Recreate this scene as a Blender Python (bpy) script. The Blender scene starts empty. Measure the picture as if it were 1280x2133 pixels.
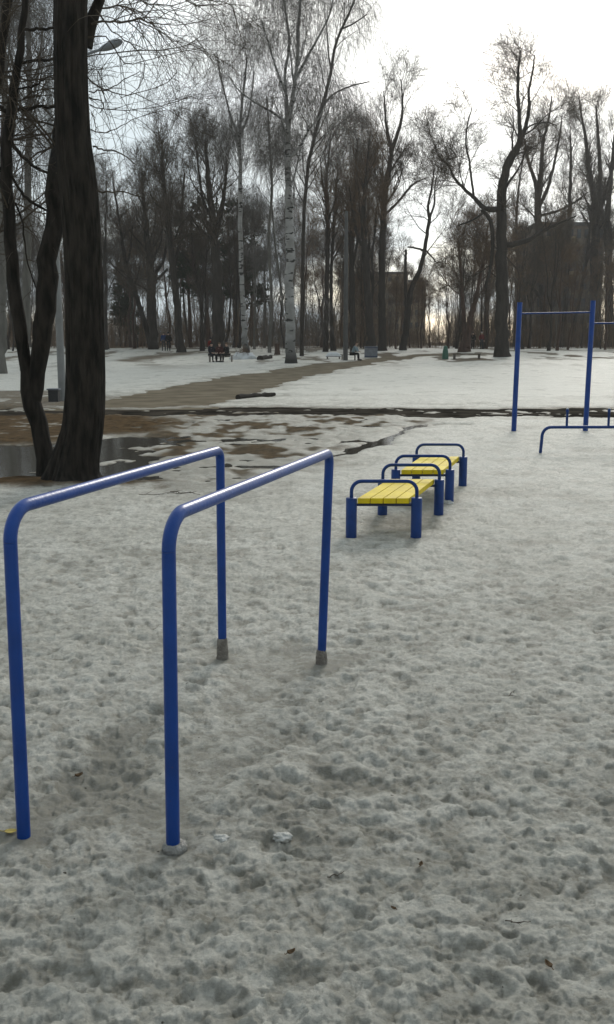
import bpy, bmesh, math
import numpy as np
from mathutils import Vector

SC = bpy.context.scene
COL = SC.collection
rad = math.radians
rng = np.random.default_rng(11)

# ------------------------------------------------------------------ camera
F, CX, CY, CAMH, PITCH = 2000.0, 640.0, 1066.5, 1.6, rad(10.04)
cam = bpy.data.cameras.new('camera')
cam.sensor_fit = 'VERTICAL'; cam.sensor_height = 36.0; cam.lens = F / 2133.0 * 36.0
cam.clip_start = 0.05; cam.clip_end = 3000
camo = bpy.data.objects.new('camera', cam); COL.objects.link(camo)
camo.location = (0, 0, CAMH); camo.rotation_euler = (rad(90) - PITCH, 0, 0)
SC.camera = camo

# ------------------------------------------------------------------ world
SUN_AZ, SUN_EL = rad(16), rad(27)          # to the right of the view direction, behind cloud
SUN_DIR = Vector((math.sin(SUN_AZ) * math.cos(SUN_EL), math.cos(SUN_AZ) * math.cos(SUN_EL), math.sin(SUN_EL)))
w = bpy.data.worlds.new("World"); SC.world = w; w.use_nodes = True
nt = w.node_tree; N = nt.nodes; L = nt.links; N.clear()
out = N.new('ShaderNodeOutputWorld'); bg = N.new('ShaderNodeBackground'); bg.inputs[1].default_value = 0.1
L.new(bg.outputs[0], out.inputs[0])
sky = N.new('ShaderNodeTexSky'); sky.sky_type = 'NISHITA'; sky.sun_disc = False
sky.sun_elevation = SUN_EL; sky.sun_rotation = SUN_AZ
tc = N.new('ShaderNodeTexCoord')
nz = N.new('ShaderNodeTexNoise'); nz.inputs['Scale'].default_value = 3.2; nz.inputs['Detail'].default_value = 5; nz.inputs['Roughness'].default_value = .5
mp = N.new('ShaderNodeMapping'); mp.inputs['Scale'].default_value = (1, 1, 2.6); mp.inputs['Location'].default_value = (3.1, .4, 1.2)
L.new(tc.outputs['Generated'], mp.inputs[0]); L.new(mp.outputs[0], nz.inputs['Vector'])
# cloud cover thins out where the noise is low
cr = N.new('ShaderNodeMapRange'); cr.inputs['From Min'].default_value = .34; cr.inputs['From Max'].default_value = .52
L.new(nz.outputs['Fac'], cr.inputs['Value'])
dot = N.new('ShaderNodeVectorMath'); dot.operation = 'DOT_PRODUCT'; dot.inputs[1].default_value = SUN_DIR
nrm = N.new('ShaderNodeVectorMath'); nrm.operation = 'NORMALIZE'
L.new(tc.outputs['Generated'], nrm.inputs[0]); L.new(nrm.outputs[0], dot.inputs[0])
glow = N.new('ShaderNodeMapRange'); glow.inputs['From Min'].default_value = .87; glow.inputs['From Max'].default_value = .985
glow.interpolation_type = 'SMOOTHSTEP'
L.new(dot.outputs['Value'], glow.inputs['Value'])
cl = N.new('ShaderNodeMix'); cl.data_type = 'RGBA'
cl.inputs['A'].default_value = (6.1, 6.9, 7.25, 1); cl.inputs['B'].default_value = (15.0, 14.9, 14.2, 1)
L.new(glow.outputs[0], cl.inputs['Factor'])
# cloud behind the viewer is thicker and duller
front = N.new('ShaderNodeMapRange'); front.inputs['From Min'].default_value = -.6; front.inputs['From Max'].default_value = .8
front.inputs['To Min'].default_value = .48; front.inputs['To Max'].default_value = 1.0
L.new(dot.outputs['Value'], front.inputs['Value'])
dim = N.new('ShaderNodeVectorMath'); dim.operation = 'SCALE'
L.new(cl.outputs['Result'], dim.inputs[0]); L.new(front.outputs[0], dim.inputs['Scale'])
mx = N.new('ShaderNodeMix'); mx.data_type = 'RGBA'
skys = N.new('ShaderNodeVectorMath'); skys.operation = 'SCALE'; skys.inputs['Scale'].default_value = 1.5
L.new(sky.outputs[0], skys.inputs[0])
# never wholly clear
cov = N.new('ShaderNodeMapRange'); cov.inputs['To Min'].default_value = .40; cov.inputs['To Max'].default_value = 1.0
L.new(cr.outputs[0], cov.inputs['Value'])
L.new(cov.outputs[0], mx.inputs['Factor']); L.new(skys.outputs[0], mx.inputs['A']); L.new(dim.outputs[0], mx.inputs['B'])
L.new(mx.outputs['Result'], bg.inputs[0])

sun = bpy.data.lights.new('sun', 'SUN'); sun.energy = 1.0; sun.angle = rad(14); sun.color = (1, .96, .88)
suno = bpy.data.objects.new('sun', sun); COL.objects.link(suno)
suno.rotation_euler = (-SUN_DIR).to_track_quat('-Z', 'Y').to_euler()
SC.view_settings.view_transform = 'Standard'; SC.view_settings.look = 'None'
SC.view_settings.exposure = 0.36; SC.view_settings.gamma = 1.0
SC.cycles.max_bounces = 5; SC.cycles.diffuse_bounces = 2; SC.cycles.glossy_bounces = 3
SC.cycles.transparent_max_bounces = 8; SC.cycles.caustics_reflective = False; SC.cycles.caustics_refractive = False
SC.cycles.sample_clamp_indirect = 4; SC.cycles.use_denoising = True

# ------------------------------------------------------------------ numeric helpers
def _hash(ix, iy, seed):
    h = (ix.astype(np.int64) * 374761393 + iy.astype(np.int64) * 668265263 + seed * 1442695041) & 0xffffffff
    h = ((h ^ (h >> 13)) * 1274126177) & 0xffffffff
    return ((h ^ (h >> 16)) & 0xffff) / 65535.0

def pn(x, y, wl, seed):
    """gradient noise, wavelength wl, about -1..1"""
    x = x / wl + seed * 17.37; y = y / wl - seed * 9.11
    ix = np.floor(x); iy = np.floor(y); fx = x - ix; fy = y - iy
    u = fx * fx * fx * (fx * (fx * 6 - 15) + 10); v = fy * fy * fy * (fy * (fy * 6 - 15) + 10)
    def g(a, b):
        an = _hash(ix + a, iy + b, seed) * 2 * math.pi
        return np.cos(an) * (fx - a) + np.sin(an) * (fy - b)
    return ((g(0, 0) * (1 - u) + g(1, 0) * u) * (1 - v) + (g(0, 1) * (1 - u) + g(1, 1) * u) * v) * 1.5

def sstep(x, a, b):
    t = np.clip((x - a) / (b - a), 0, 1); return t * t * (3 - 2 * t)

def elev(x, y):
    x = np.asarray(x, float); y = np.asarray(y, float)
    e = np.interp(y, [-50, 40, 50, 60, 70, 80, 95, 120, 200, 900], [0, 0, .06, .18, .36, .6, .85, 1.0, 1.1, 1.1])
    e = e + .16 * sstep(x, 8, 18) * sstep(y, 45, 62) * (1 - sstep(y, 80, 110))
    e = e + .13 * sstep(y, 55, 75) * (pn(x, y, 17, 3) + .5 * pn(x, y, 7, 4))
    return e

def ray(px, py):
    a = (px - CX) / F; b = -(py - CY) / F; c, s = math.cos(PITCH), math.sin(PITCH)
    return np.array([a, c + b * s, -s + b * c])

def P(px, py, Y):                       # the point seen at a pixel of the photo at depth Y
    d = ray(px, py); t = Y / d[1]; return np.array([d[0] * t, Y, CAMH + d[2] * t])

def G(px, py, z=None):                  # the ground point seen at a pixel of the photo
    d = ray(px, py)
    if z is not None:
        t = (z - CAMH) / d[2]; return np.array([0, 0, CAMH]) + d * t
    t = np.exp(np.linspace(math.log(1.5), math.log(400), 3000))
    q = np.array([0, 0, CAMH])[None] + d[None] * t[:, None]
    below = q[:, 2] < elev(q[:, 0], q[:, 1])
    k = int(np.argmax(below)) if below.any() else 2500
    p = q[k].copy(); p[2] = float(elev(p[0], p[1])); return p

def poly_px(pts, z=None):
    return np.array([G(a, b, z)[:2] for a, b in pts])

def sdist(x, y, poly):
    """signed distance to polygon, negative inside"""
    d = np.full(x.shape, 1e9); inside = np.zeros(x.shape, bool); n = len(poly)
    for i in range(n):
        ax, ay = poly[i]; bx, by = poly[(i + 1) % n]
        ex, ey = bx - ax, by - ay; wx, wy = x - ax, y - ay
        t = np.clip((wx * ex + wy * ey) / (ex * ex + ey * ey + 1e-9), 0, 1)
        d = np.minimum(d, (wx - ex * t) ** 2 + (wy - ey * t) ** 2)
        c = (ay > y) != (by > y)
        with np.errstate(divide='ignore', invalid='ignore'):
            inside ^= c & (x < (bx - ax) * (y - ay) / (by - ay + 1e-12) + ax)
    d = np.sqrt(d); return np.where(inside, -d, d)

# ------------------------------------------------------------------ objects
def tag(o, label=None, cat=None, group=None, kind=None):
    if label: o['label'] = label
    if cat: o['category'] = cat
    if group: o['group'] = group
    if kind: o['kind'] = kind
    return o

def empty(name, loc, rz=0):
    o = bpy.data.objects.new(name, None); COL.objects.link(o)
    o.location = loc; o.rotation_euler = (0, 0, rz); o.empty_display_size = .2
    return o

def link(name, me, mat, parent=None):
    if mat is not None and not me.materials: me.materials.append(mat)
    o = bpy.data.objects.new(name, me); COL.objects.link(o)
    if parent is not None: o.parent = parent
    return o

def mesh_np(name, V, Q, smooth=True):
    """V [n,3], Q [m,k] with k 3 or 4"""
    me = bpy.data.meshes.new(name); V = np.ascontiguousarray(V, np.float32); Q = np.ascontiguousarray(Q, np.int32)
    k = Q.shape[1]
    me.vertices.add(len(V)); me.vertices.foreach_set('co', V.ravel())
    me.loops.add(Q.size); me.loops.foreach_set('vertex_index', Q.ravel())
    me.polygons.add(len(Q)); me.polygons.foreach_set('loop_start', np.arange(0, Q.size, k, dtype=np.int32))
    me.polygons.foreach_set('loop_total', np.full(len(Q), k, np.int32))
    me.polygons.foreach_set('use_smooth', np.full(len(Q), smooth))
    me.update(calc_edges=True); return me

def tubes(Pn, R, sides):
    """N polylines of K points swept into tubes"""
    Pn = np.asarray(Pn, float); R = np.asarray(R, float); n, K, _ = Pn.shape
    T = np.gradient(Pn, axis=1); T /= np.linalg.norm(T, axis=2, keepdims=True) + 1e-9
    d = Pn[:, -1] - Pn[:, 0]; ax = np.argmin(np.abs(d), axis=1)
    ref = np.zeros((n, 3)); ref[np.arange(n), ax] = 1
    A = np.cross(T, ref[:, None, :]); A /= np.linalg.norm(A, axis=2, keepdims=True) + 1e-9
    B = np.cross(T, A)
    th = np.arange(sides) * 2 * math.pi / sides
    V = Pn[:, :, None, :] + R[:, :, None, None] * (A[:, :, None, :] * np.cos(th)[None, None, :, None] + B[:, :, None, :] * np.sin(th)[None, None, :, None])
    idx = np.arange(n * K * sides).reshape(n, K, sides)
    a = idx[:, :-1, :]; b = np.roll(a, -1, axis=2); c = idx[:, 1:, :]; e = np.roll(c, -1, axis=2)
    Q = np.stack([a, b, e, c], axis=-1).reshape(-1, 4)
    return V.reshape(-1, 3), Q

def join(parts):
    Vs, Qs, o = [], [], 0
    for V, Q in parts:
        Vs.append(V); Qs.append(Q + o); o += len(V)
    return np.concatenate(Vs), np.concatenate(Qs)

def caps(V, Q):
    return V, Q

def resample(pts, K):
    """smooth Catmull-Rom through points -> K points; columns are arbitrary"""
    pts = np.asarray(pts, float)
    if len(pts) == 2:
        t = np.linspace(0, 1, K)[:, None]; return pts[0] * (1 - t) + pts[1] * t
    p = np.vstack([2 * pts[0] - pts[1], pts, 2 * pts[-1] - pts[-2]])
    seg = np.linalg.norm(np.diff(pts[:, :3], axis=0), axis=1); cum = np.r_[0, np.cumsum(seg)]
    s = np.linspace(0, cum[-1], K); i = np.clip(np.searchsorted(cum, s, side='right') - 1, 0, len(pts) - 2)
    t = ((s - cum[i]) / np.maximum(seg[i], 1e-9))[:, None]
    p0, p1, p2, p3 = p[i], p[i + 1], p[i + 2], p[i + 3]
    return .5 * ((2 * p1) + (-p0 + p2) * t + (2 * p0 - 5 * p1 + 4 * p2 - p3) * t ** 2 + (-p0 + 3 * p1 - 3 * p2 + p3) * t ** 3)

# bmesh helpers -----------------------------------------------------
def bm_mesh(bm, name, smooth=False, bevel=0.0, seg=2):
    if bevel > 0:
        bmesh.ops.bevel(bm, geom=[e for e in bm.edges if len(e.link_faces) == 2 and e.calc_face_angle(0) > .6],
                        offset=bevel, segments=seg, affect='EDGES', clamp_overlap=True)
    me = bpy.data.meshes.new(name); bm.to_mesh(me); bm.free()
    if smooth:
        for p in me.polygons: p.use_smooth = True
    return me

def box(bm, x0, x1, y0, y1, z0, z1):
    vs = [bm.verts.new(c) for c in ((x0, y0, z0), (x1, y0, z0), (x1, y1, z0), (x0, y1, z0), (x0, y0, z1), (x1, y0, z1), (x1, y1, z1), (x0, y1, z1))]
    for f in ((3, 2, 1, 0), (4, 5, 6, 7), (0, 1, 5, 4), (1, 2, 6, 5), (2, 3, 7, 6), (3, 0, 4, 7)):
        bm.faces.new([vs[i] for i in f])

def box_mesh(name, *b, bevel=.004):
    bm = bmesh.new(); box(bm, *b); return bm_mesh(bm, name, bevel=bevel)

def tube_mesh(name, pts, r, sides=16, K=None, cap=True):
    """closed tube along exact points; r scalar or list"""
    pts = np.asarray(pts, float); K = len(pts)
    R = np.full(K, r) if np.isscalar(r) else np.asarray(r, float)
    V, Q = tubes(pts[None], R[None], sides)
    me = bpy.data.meshes.new(name)
    faces = Q.tolist()
    if cap:
        n0 = len(V); V = np.vstack([V, V[:sides], V[(K - 1) * sides:K * sides]])
        faces.append(list(range(n0 + sides - 1, n0 - 1, -1))); faces.append(list(range(n0 + sides, n0 + 2 * sides)))
    me.from_pydata(V.tolist(), [], faces)
    bm = bmesh.new(); bm.from_mesh(me); bmesh.ops.recalc_face_normals(bm, faces=bm.faces); bm.to_mesh(me); bm.free()
    for p in me.polygons: p.use_smooth = len(p.vertices) == 4
    return me

def bend(pts, radii, seg=10):
    """polyline with its inner corners rounded"""
    pts = [np.asarray(p, float) for p in pts]; o = [pts[0]]
    for i in range(1, len(pts) - 1):
        a, b, c = pts[i - 1], pts[i], pts[i + 1]; r = radii[i - 1]
        u = (a - b) / np.linalg.norm(a - b); v = (c - b) / np.linalg.norm(c - b)
        ang = math.acos(np.clip(np.dot(u, v), -1, 1)); t = r / math.tan(ang / 2)
        cen = b + (u + v) / np.linalg.norm(u + v) * r / math.sin(ang / 2)
        s, e = b + u * t - cen, b + v * t - cen; om = math.pi - ang
        for k in range(seg + 1):
            f = k / seg; o.append(cen + (s * math.sin((1 - f) * om) + e * math.sin(f * om)) / math.sin(om))
    o.append(pts[-1]); return np.array(o)

def lathe(name, prof, sides=20, loc=(0, 0, 0), jit=0, seed=0):
    r_ = np.random.default_rng(seed); V = []; Fc = []
    for r, z in prof:
        for k in range(sides):
            a = 2 * math.pi * k / sides; q = r * (1 + jit * (r_.random() - .5))
            V.append((loc[0] + q * math.cos(a), loc[1] + q * math.sin(a), loc[2] + z + jit * r * .6 * (r_.random() - .5)))
    n = len(prof)
    for i in range(n - 1):
        for k in range(sides):
            a = i * sides + k; b = i * sides + (k + 1) % sides; Fc.append((a, b, b + sides, a + sides))
    n0 = len(V); V += V[:sides] + V[(n - 1) * sides:n * sides]
    Fc.append(list(range(n0 + sides - 1, n0 - 1, -1))); Fc.append(list(range(n0 + sides, n0 + 2 * sides)))
    me = bpy.data.meshes.new(name); me.from_pydata(V, [], Fc)
    for p in me.polygons: p.use_smooth = len(p.vertices) == 4
    return me

# ------------------------------------------------------------------ materials
def mat(name, color=(.5, .5, .5), rough=.6, metal=0, var=0, scale=20, bump=0, bscale=40, spec=.5, stretch=(1, 1, 1), coat=0, dark=None, thr=None, specks=None):
    m = bpy.data.materials.new(name); m.use_nodes = True; t = m.node_tree; n = t.nodes; l = t.links
    b = n['Principled BSDF']; b.inputs['Roughness'].default_value = rough; b.inputs['Metallic'].default_value = metal
    b.inputs['Specular IOR Level'].default_value = spec; b.inputs['Coat Weight'].default_value = coat
    c = n.new('ShaderNodeTexCoord'); mp = n.new('ShaderNodeMapping'); mp.inputs['Scale'].default_value = stretch
    l.new(c.outputs['Object'], mp.inputs[0])
    nz = n.new('ShaderNodeTexNoise'); nz.inputs['Scale'].default_value = scale; nz.inputs['Detail'].default_value = 6
    l.new(mp.outputs[0], nz.inputs['Vector'])
    mr = n.new('ShaderNodeMapRange'); lo, hi = thr or (.3, .7)
    mr.inputs['From Min'].default_value = lo; mr.inputs['From Max'].default_value = hi
    l.new(nz.outputs['Fac'], mr.inputs['Value'])
    mx = n.new('ShaderNodeMix'); mx.data_type = 'RGBA'
    dk = dark or tuple(x * (1 - var) for x in color); lt = color if dark else tuple(min(1, x * (1 + var)) for x in color)
    mx.inputs['A'].default_value = (*dk, 1); mx.inputs['B'].default_value = (*lt, 1)
    l.new(mr.outputs[0], mx.inputs['Factor']); res = mx.outputs['Result']
    if specks:
        n3 = n.new('ShaderNodeTexNoise'); n3.inputs['Scale'].default_value = 48; n3.inputs['Detail'].default_value = 5; n3.inputs['Roughness'].default_value = .65; l.new(c.outputs['Object'], n3.inputs['Vector'])
        m3 = n.new('ShaderNodeMapRange'); m3.inputs['From Min'].default_value = .70; m3.inputs['From Max'].default_value = .73; l.new(n3.outputs['Fac'], m3.inputs['Value'])
        x3 = n.new('ShaderNodeMix'); x3.data_type = 'RGBA'; x3.inputs['B'].default_value = (*specks, 1); l.new(res, x3.inputs['A']); l.new(m3.outputs[0], x3.inputs['Factor']); res = x3.outputs['Result']
    l.new(res, b.inputs['Base Color'])
    if bump:
        n2 = n.new('ShaderNodeTexNoise'); n2.inputs['Scale'].default_value = bscale; n2.inputs['Detail'].default_value = 5
        l.new(mp.outputs[0], n2.inputs['Vector'])
        bp = n.new('ShaderNodeBump'); bp.inputs['Strength'].default_value = bump; bp.inputs['Distance'].default_value = .02
        l.new(n2.outputs['Fac'], bp.inputs['Height']); l.new(bp.outputs[0], b.inputs['Normal'])
    return m

M = {}
M['blue'] = mat('blue_paint', (.002, .045, .235), .33, var=.14, scale=9, bump=.08, bscale=60, spec=.4, specks=(.10, .045, .02))
M['blue_dull'] = mat('dull_blue_paint', (.002, .034, .165), .42, var=.2, scale=14, bump=.08, bscale=80, spec=.35, specks=(.06, .03, .02))
M['yellow'] = mat('yellow_paint', (.80, .60, .012), .6, spec=.2, var=.10, scale=5, bump=.12, bscale=50, dark=(.62, .45, .02), thr=(.30, .62), specks=(.16, .12, .06))
M['yellow_worn'] = mat('worn_yellow_paint', (.60, .50, .06), .5, scale=16, bump=.1, bscale=60, dark=(.42, .34, .08), thr=(.3, .6))
M['steel_dark'] = mat('dark_steel', (.02, .03, .08), .45, var=.2)
M['bark'] = mat('dark_bark', (.036, .030, .024), .95, scale=16, bump=1.0, bscale=30, stretch=(1, 1, .22), dark=(.012, .011, .009), spec=.15, thr=(.35, .62))
M['bark_far'] = mat('grey_brown_bark', (.055, .047, .039), .95, scale=5, bump=.4, bscale=12, stretch=(1, 1, .2), dark=(.03, .026, .022), spec=.1)
M['bark_pale'] = mat('pale_grey_bark', (.17, .16, .14), .95, scale=4, bump=.4, bscale=12, stretch=(1, 1, .2), dark=(.09, .085, .075), spec=.1)
M['bark_red'] = mat('reddish_bark', (.10, .062, .045), .95, scale=5, stretch=(1, 1, .2), dark=(.05, .035, .028), spec=.1)
M['twig'] = mat('dark_twig', (.080, .064, .048), .9, var=.2, scale=1, spec=.1)
M['twig_grey'] = mat('grey_twig', (.12, .11, .10), .9, var=.2, scale=1, spec=.1)
M['twig_brown'] = mat('brown_twig', (.135, .090, .055), .9, var=.25, scale=1, spec=.1)
M['needle'] = mat('pine_needles', (.030, .042, .020), .8, var=.4, scale=.8, spec=.1)
M['concrete'] = mat('pole_concrete', (.24, .24, .23), .85, var=.15, scale=3, bump=.3, bscale=30)
M['concrete_dark'] = mat('weathered_pole_concrete', (.075, .073, .068), .9, var=.15, scale=3)
M['lamp_metal'] = mat('lamp_housing', (.16, .17, .18), .5, var=.1)
M['glass'] = mat('dark_glass', (.05, .06, .07), .15, var=.1)
M['ice'] = mat('dirty_ice_crust', (.34, .33, .30), .5, scale=30, bump=.8, bscale=70, dark=(.15, .14, .12))
M['cement'] = mat('weathered_cement', (.30, .27, .23), .9, scale=25, bump=.8, bscale=80, dark=(.14, .12, .10))
M['wood'] = mat('old_wood', (.11, .09, .07), .8, var=.3, scale=8, bump=.3)
M['snowcap'] = mat('clean_snow', (.62, .62, .61), .7, var=.08, scale=6, bump=.6, bscale=20)
M['binmetal'] = mat('grey_bin_metal', (.15, .16, .175), .6, var=.2, scale=4)
M['green'] = mat('green_paint', (.02, .10, .06), .5, var=.2)
M['box'] = mat('dark_box', (.025, .025, .025), .7, var=.2)
M['leaf_y'] = mat('yellow_leaf', (.36, .27, .05), .7, var=.25, scale=60)
M['leaf_b'] = mat('brown_leaf', (.14, .085, .04), .8, var=.3, scale=60)
M['brick'] = mat('building_wall', (.155, .118, .085), .9, var=.12, scale=.8)
M['brick2'] = mat('ochre_building_wall', (.34, .255, .155), .9, var=.10, scale=.8)
M['roof'] = mat('flat_roof_felt', (.10, .10, .10), .9)
M['skin'] = mat('skin', (.42, .27, .20), .6)

# birch bark: white with dark bands
def birch():
    m = bpy.data.materials.new('birch_bark'); m.use_nodes = True; t = m.node_tree; n = t.nodes; l = t.links
    b = n['Principled BSDF']; b.inputs['Roughness'].default_value = .8; b.inputs['Specular IOR Level'].default_value = .2
    c = n.new('ShaderNodeTexCoord')
    def noise(st, sc, lo, hi):
        mp = n.new('ShaderNodeMapping'); mp.inputs['Scale'].default_value = st; l.new(c.outputs['Object'], mp.inputs[0])
        z = n.new('ShaderNodeTexNoise'); z.inputs['Scale'].default_value = sc; z.inputs['Detail'].default_value = 3; l.new(mp.outputs[0], z.inputs['Vector'])
        r = n.new('ShaderNodeMapRange'); r.inputs['From Min'].default_value = lo; r.inputs['From Max'].default_value = hi; l.new(z.outputs['Fac'], r.inputs['Value']); return r
    a = noise((1.2, 1.2, 3.6), 1.5, .58, .63); a2 = noise((.9, .9, 1.2), 1.3, .4, .6)
    mx = n.new('ShaderNodeMix'); mx.data_type = 'RGBA'; mx.inputs['A'].default_value = (.32, .31, .295, 1); mx.inputs['B'].default_value = (.22, .215, .20, 1)
    l.new(a2.outputs[0], mx.inputs['Factor'])
    m2 = n.new('ShaderNodeMix'); m2.data_type = 'RGBA'; m2.inputs['B'].default_value = (.035, .033, .03, 1)
    l.new(mx.outputs['Result'], m2.inputs['A'])
    # rough black bark low on the stem
    sep = n.new('ShaderNodeSeparateXYZ'); l.new(c.outputs['Object'], sep.inputs[0])
    low = n.new('ShaderNodeMapRange'); low.inputs['From Min'].default_value = 2.0; low.inputs['From Max'].default_value = .35; l.new(sep.outputs['Z'], low.inputs['Value'])
    mxm = n.new('ShaderNodeMath'); mxm.operation = 'MAXIMUM'; l.new(a.outputs[0], mxm.inputs[0]); l.new(low.outputs[0], mxm.inputs[1])
    l.new(mxm.outputs[0], m2.inputs['Factor']); l.new(m2.outputs['Result'], b.inputs['Base Color']); return m
M['birch'] = birch()

# ground: dirty refrozen snow, with soil and litter where it has melted away
def ground_mat():
    m = bpy.data.materials.new('old_snow'); m.use_nodes = True; t = m.node_tree; n = t.nodes; l = t.links
    b = n['Principled BSDF']
    c = n.new('ShaderNodeTexCoord')
    def noise(sc, det=5, rough=.55, st=None):
        z = n.new('ShaderNodeTexNoise'); z.inputs['Scale'].default_value = sc; z.inputs['Detail'].default_value = det; z.inputs['Roughness'].default_value = rough
        l.new(c.outputs['Object'], z.inputs['Vector']); return z
    def rng_(src, a, b_, c_=0, d_=1):
        r = n.new('ShaderNodeMapRange'); r.inputs['From Min'].default_value = a; r.inputs['From Max'].default_value = b_
        r.inputs['To Min'].default_value = c_; r.inputs['To Max'].default_value = d_; l.new(src, r.inputs['Value']); return r.outputs[0]
    def mix(f, a, b_):
        x = n.new('ShaderNodeMix'); x.data_type = 'RGBA'
        for k, v in (('A', a), ('B', b_)):
            if isinstance(v, tuple): x.inputs[k].default_value = (*v, 1)
            else: l.new(v, x.inputs[k])
        l.new(f, x.inputs['Factor']); return x.outputs['Result']
    def mth(op, a, b_):
        x = n.new('ShaderNodeMath'); x.operation = op
        for k, v in ((0, a), (1, b_)):
            if isinstance(v, (int, float)): x.inputs[k].default_value = v
            else: l.new(v, x.inputs[k])
        x.use_clamp = op != 'MULTIPLY_ADD'; return x.outputs[0]
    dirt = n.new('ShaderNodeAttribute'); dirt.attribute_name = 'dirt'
    soil = n.new('ShaderNodeAttribute'); soil.attribute_name = 'soil'
    grain = noise(55, 4, .7); mid = noise(7, 6, .62); big = noise(.9, 4)
    snow = mix(rng_(big.outputs['Fac'], .3, .7), (.58, .555, .475), (.69, .665, .585))
    fine = noise(19, 5, .6)
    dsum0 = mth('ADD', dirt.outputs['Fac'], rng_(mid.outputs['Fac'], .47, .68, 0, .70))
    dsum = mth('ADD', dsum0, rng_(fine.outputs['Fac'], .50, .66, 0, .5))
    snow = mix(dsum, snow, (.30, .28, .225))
    spk = noise(140, 2, .5)
    snow = mix(rng_(grain.outputs['Fac'], .46, .70, 0, .7), snow, (.30, .29, .26))
    snow = mix(rng_(spk.outputs['Fac'], .72, .80, 0, .5), snow, (.75, .76, .76))
    crumbs = noise(33, 2, .4)
    snow = mix(rng_(crumbs.outputs['Fac'], .77, .80), snow, (.07, .055, .04))
    sn = noise(4.5, 8, .7)
    soilc = mix(rng_(sn.outputs['Fac'], .35, .65), (.045, .030, .017), (.135, .086, .044))
    col = mix(soil.outputs['Fac'], snow, soilc)
    l.new(col, b.inputs['Base Color'])
    l.new(rng_(mid.outputs['Fac'], .35, .7, .75, .45), b.inputs['Roughness'])
    l.new(rng_(soil.outputs['Fac'], 0, .6, .26, .0), b.inputs['Specular IOR Level'])
    b1 = n.new('ShaderNodeBump'); b1.inputs['Strength'].default_value = 1.0; b1.inputs['Distance'].default_value = .016
    l.new(noise(46, 8, .8).outputs['Fac'], b1.inputs['Height'])
    b2 = n.new('ShaderNodeBump'); b2.inputs['Strength'].default_value = .5; b2.inputs['Distance'].default_value = .05
    l.new(noise(11, 7, .72).outputs['Fac'], b2.inputs['Height']); l.new(b2.outputs[0], b1.inputs['Normal'])
    l.new(b1.outputs[0], b.inputs['Normal'])
    return m
M['ground'] = ground_mat()

def wet_mat(name, c1, c2, r0, r1, sc=1.5, bump=.3):
    m = bpy.data.materials.new(name); m.use_nodes = True; t = m.node_tree; n = t.nodes; l = t.links
    b = n['Principled BSDF']; b.inputs['Specular IOR Level'].default_value = .0; c = n.new('ShaderNodeTexCoord')
    z = n.new('ShaderNodeTexNoise'); z.inputs['Scale'].default_value = sc; z.inputs['Detail'].default_value = 7; l.new(c.outputs['Object'], z.inputs['Vector'])
    mr = n.new('ShaderNodeMapRange'); mr.inputs['From Min'].default_value = .36; mr.inputs['From Max'].default_value = .62; l.new(z.outputs['Fac'], mr.inputs['Value'])
    mx = n.new('ShaderNodeMix'); mx.data_type = 'RGBA'; mx.inputs['A'].default_value = (*c1, 1); mx.inputs['B'].default_value = (*c2, 1)
    l.new(mr.outputs[0], mx.inputs['Factor']); l.new(mx.outputs['Result'], b.inputs['Base Color'])
    m3 = n.new('ShaderNodeMapRange'); m3.inputs['To Min'].default_value = r0; m3.inputs['To Max'].default_value = r1; l.new(mr.outputs[0], m3.inputs['Value']); l.new(m3.outputs[0], b.inputs['Roughness'])
    z2 = n.new('ShaderNodeTexNoise'); z2.inputs['Scale'].default_value = 25; z2.inputs['Detail'].default_value = 4; l.new(c.outputs['Object'], z2.inputs['Vector'])
    bp = n.new('ShaderNodeBump'); bp.inputs['Strength'].default_value = bump; bp.inputs['Distance'].default_value = .02; l.new(z2.outputs['Fac'], bp.inputs['Height']); l.new(bp.outputs[0], b.inputs['Normal'])
    return m
M['path'] = wet_mat('wet_sandy_path', (.135, .112, .080), (.205, .172, .125), .5, .85, 1.1)
M['road'] = wet_mat('wet_mud_track', (.018, .016, .013), (.06, .051, .040), .5, .85, 1.6)
wm = bpy.data.materials.new('meltwater'); wm.use_nodes = True
wb = wm.node_tree.nodes['Principled BSDF']; wb.inputs['Base Color'].default_value = (.045, .040, .030, 1); wb.inputs['Roughness'].default_value = .09; wb.inputs['IOR'].default_value = 1.45
_z = wm.node_tree.nodes.new('ShaderNodeTexNoise'); _z.inputs['Scale'].default_value = 5; _z.inputs['Detail'].default_value = 2
_c = wm.node_tree.nodes.new('ShaderNodeTexCoord'); _b = wm.node_tree.nodes.new('ShaderNodeBump'); _b.inputs['Strength'].default_value = .16; _b.inputs['Distance'].default_value = .01
wm.node_tree.links.new(_c.outputs['Object'], _z.inputs['Vector']); wm.node_tree.links.new(_z.outputs['Fac'], _b.inputs['Height']); wm.node_tree.links.new(_b.outputs[0], wb.inputs['Normal'])
M['water'] = wm

# ------------------------------------------------------------------ ground sheet
WATER_Z = -.022
PATH = poly_px([(120, 850), (235, 826), (380, 797), (470, 781), (560, 770), (640, 758), (740, 748.5), (850, 738), (960, 733), (1010, 737), (900, 742), (820, 751), (715, 771), (640, 790), (575, 808), (520, 826), (480, 838), (420, 848)])
ROAD = poly_px([(-600, 846), (0, 847), (250, 851), (430, 848), (600, 845), (860, 849), (1280, 849), (1900, 847), (1900, 873), (1280, 869), (860, 867), (600, 862), (430, 864), (300, 868), (0, 866), (-600, 868)])
LITTER = poly_px([(-400, 862), (0, 862), (120, 858), (230, 862), (340, 870), (410, 885), (330, 903), (230, 912), (100, 922), (-400, 925)])
LITTER3 = poly_px([(-500, 812), (120, 814), (235, 826), (235, 846), (-500, 864)])
LITTER2 = poly_px([(-400, 985), (60, 985), (230, 985), (330, 1002), (300, 1012), (215, 1014), (60, 1010), (-400, 1012)])
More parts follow.
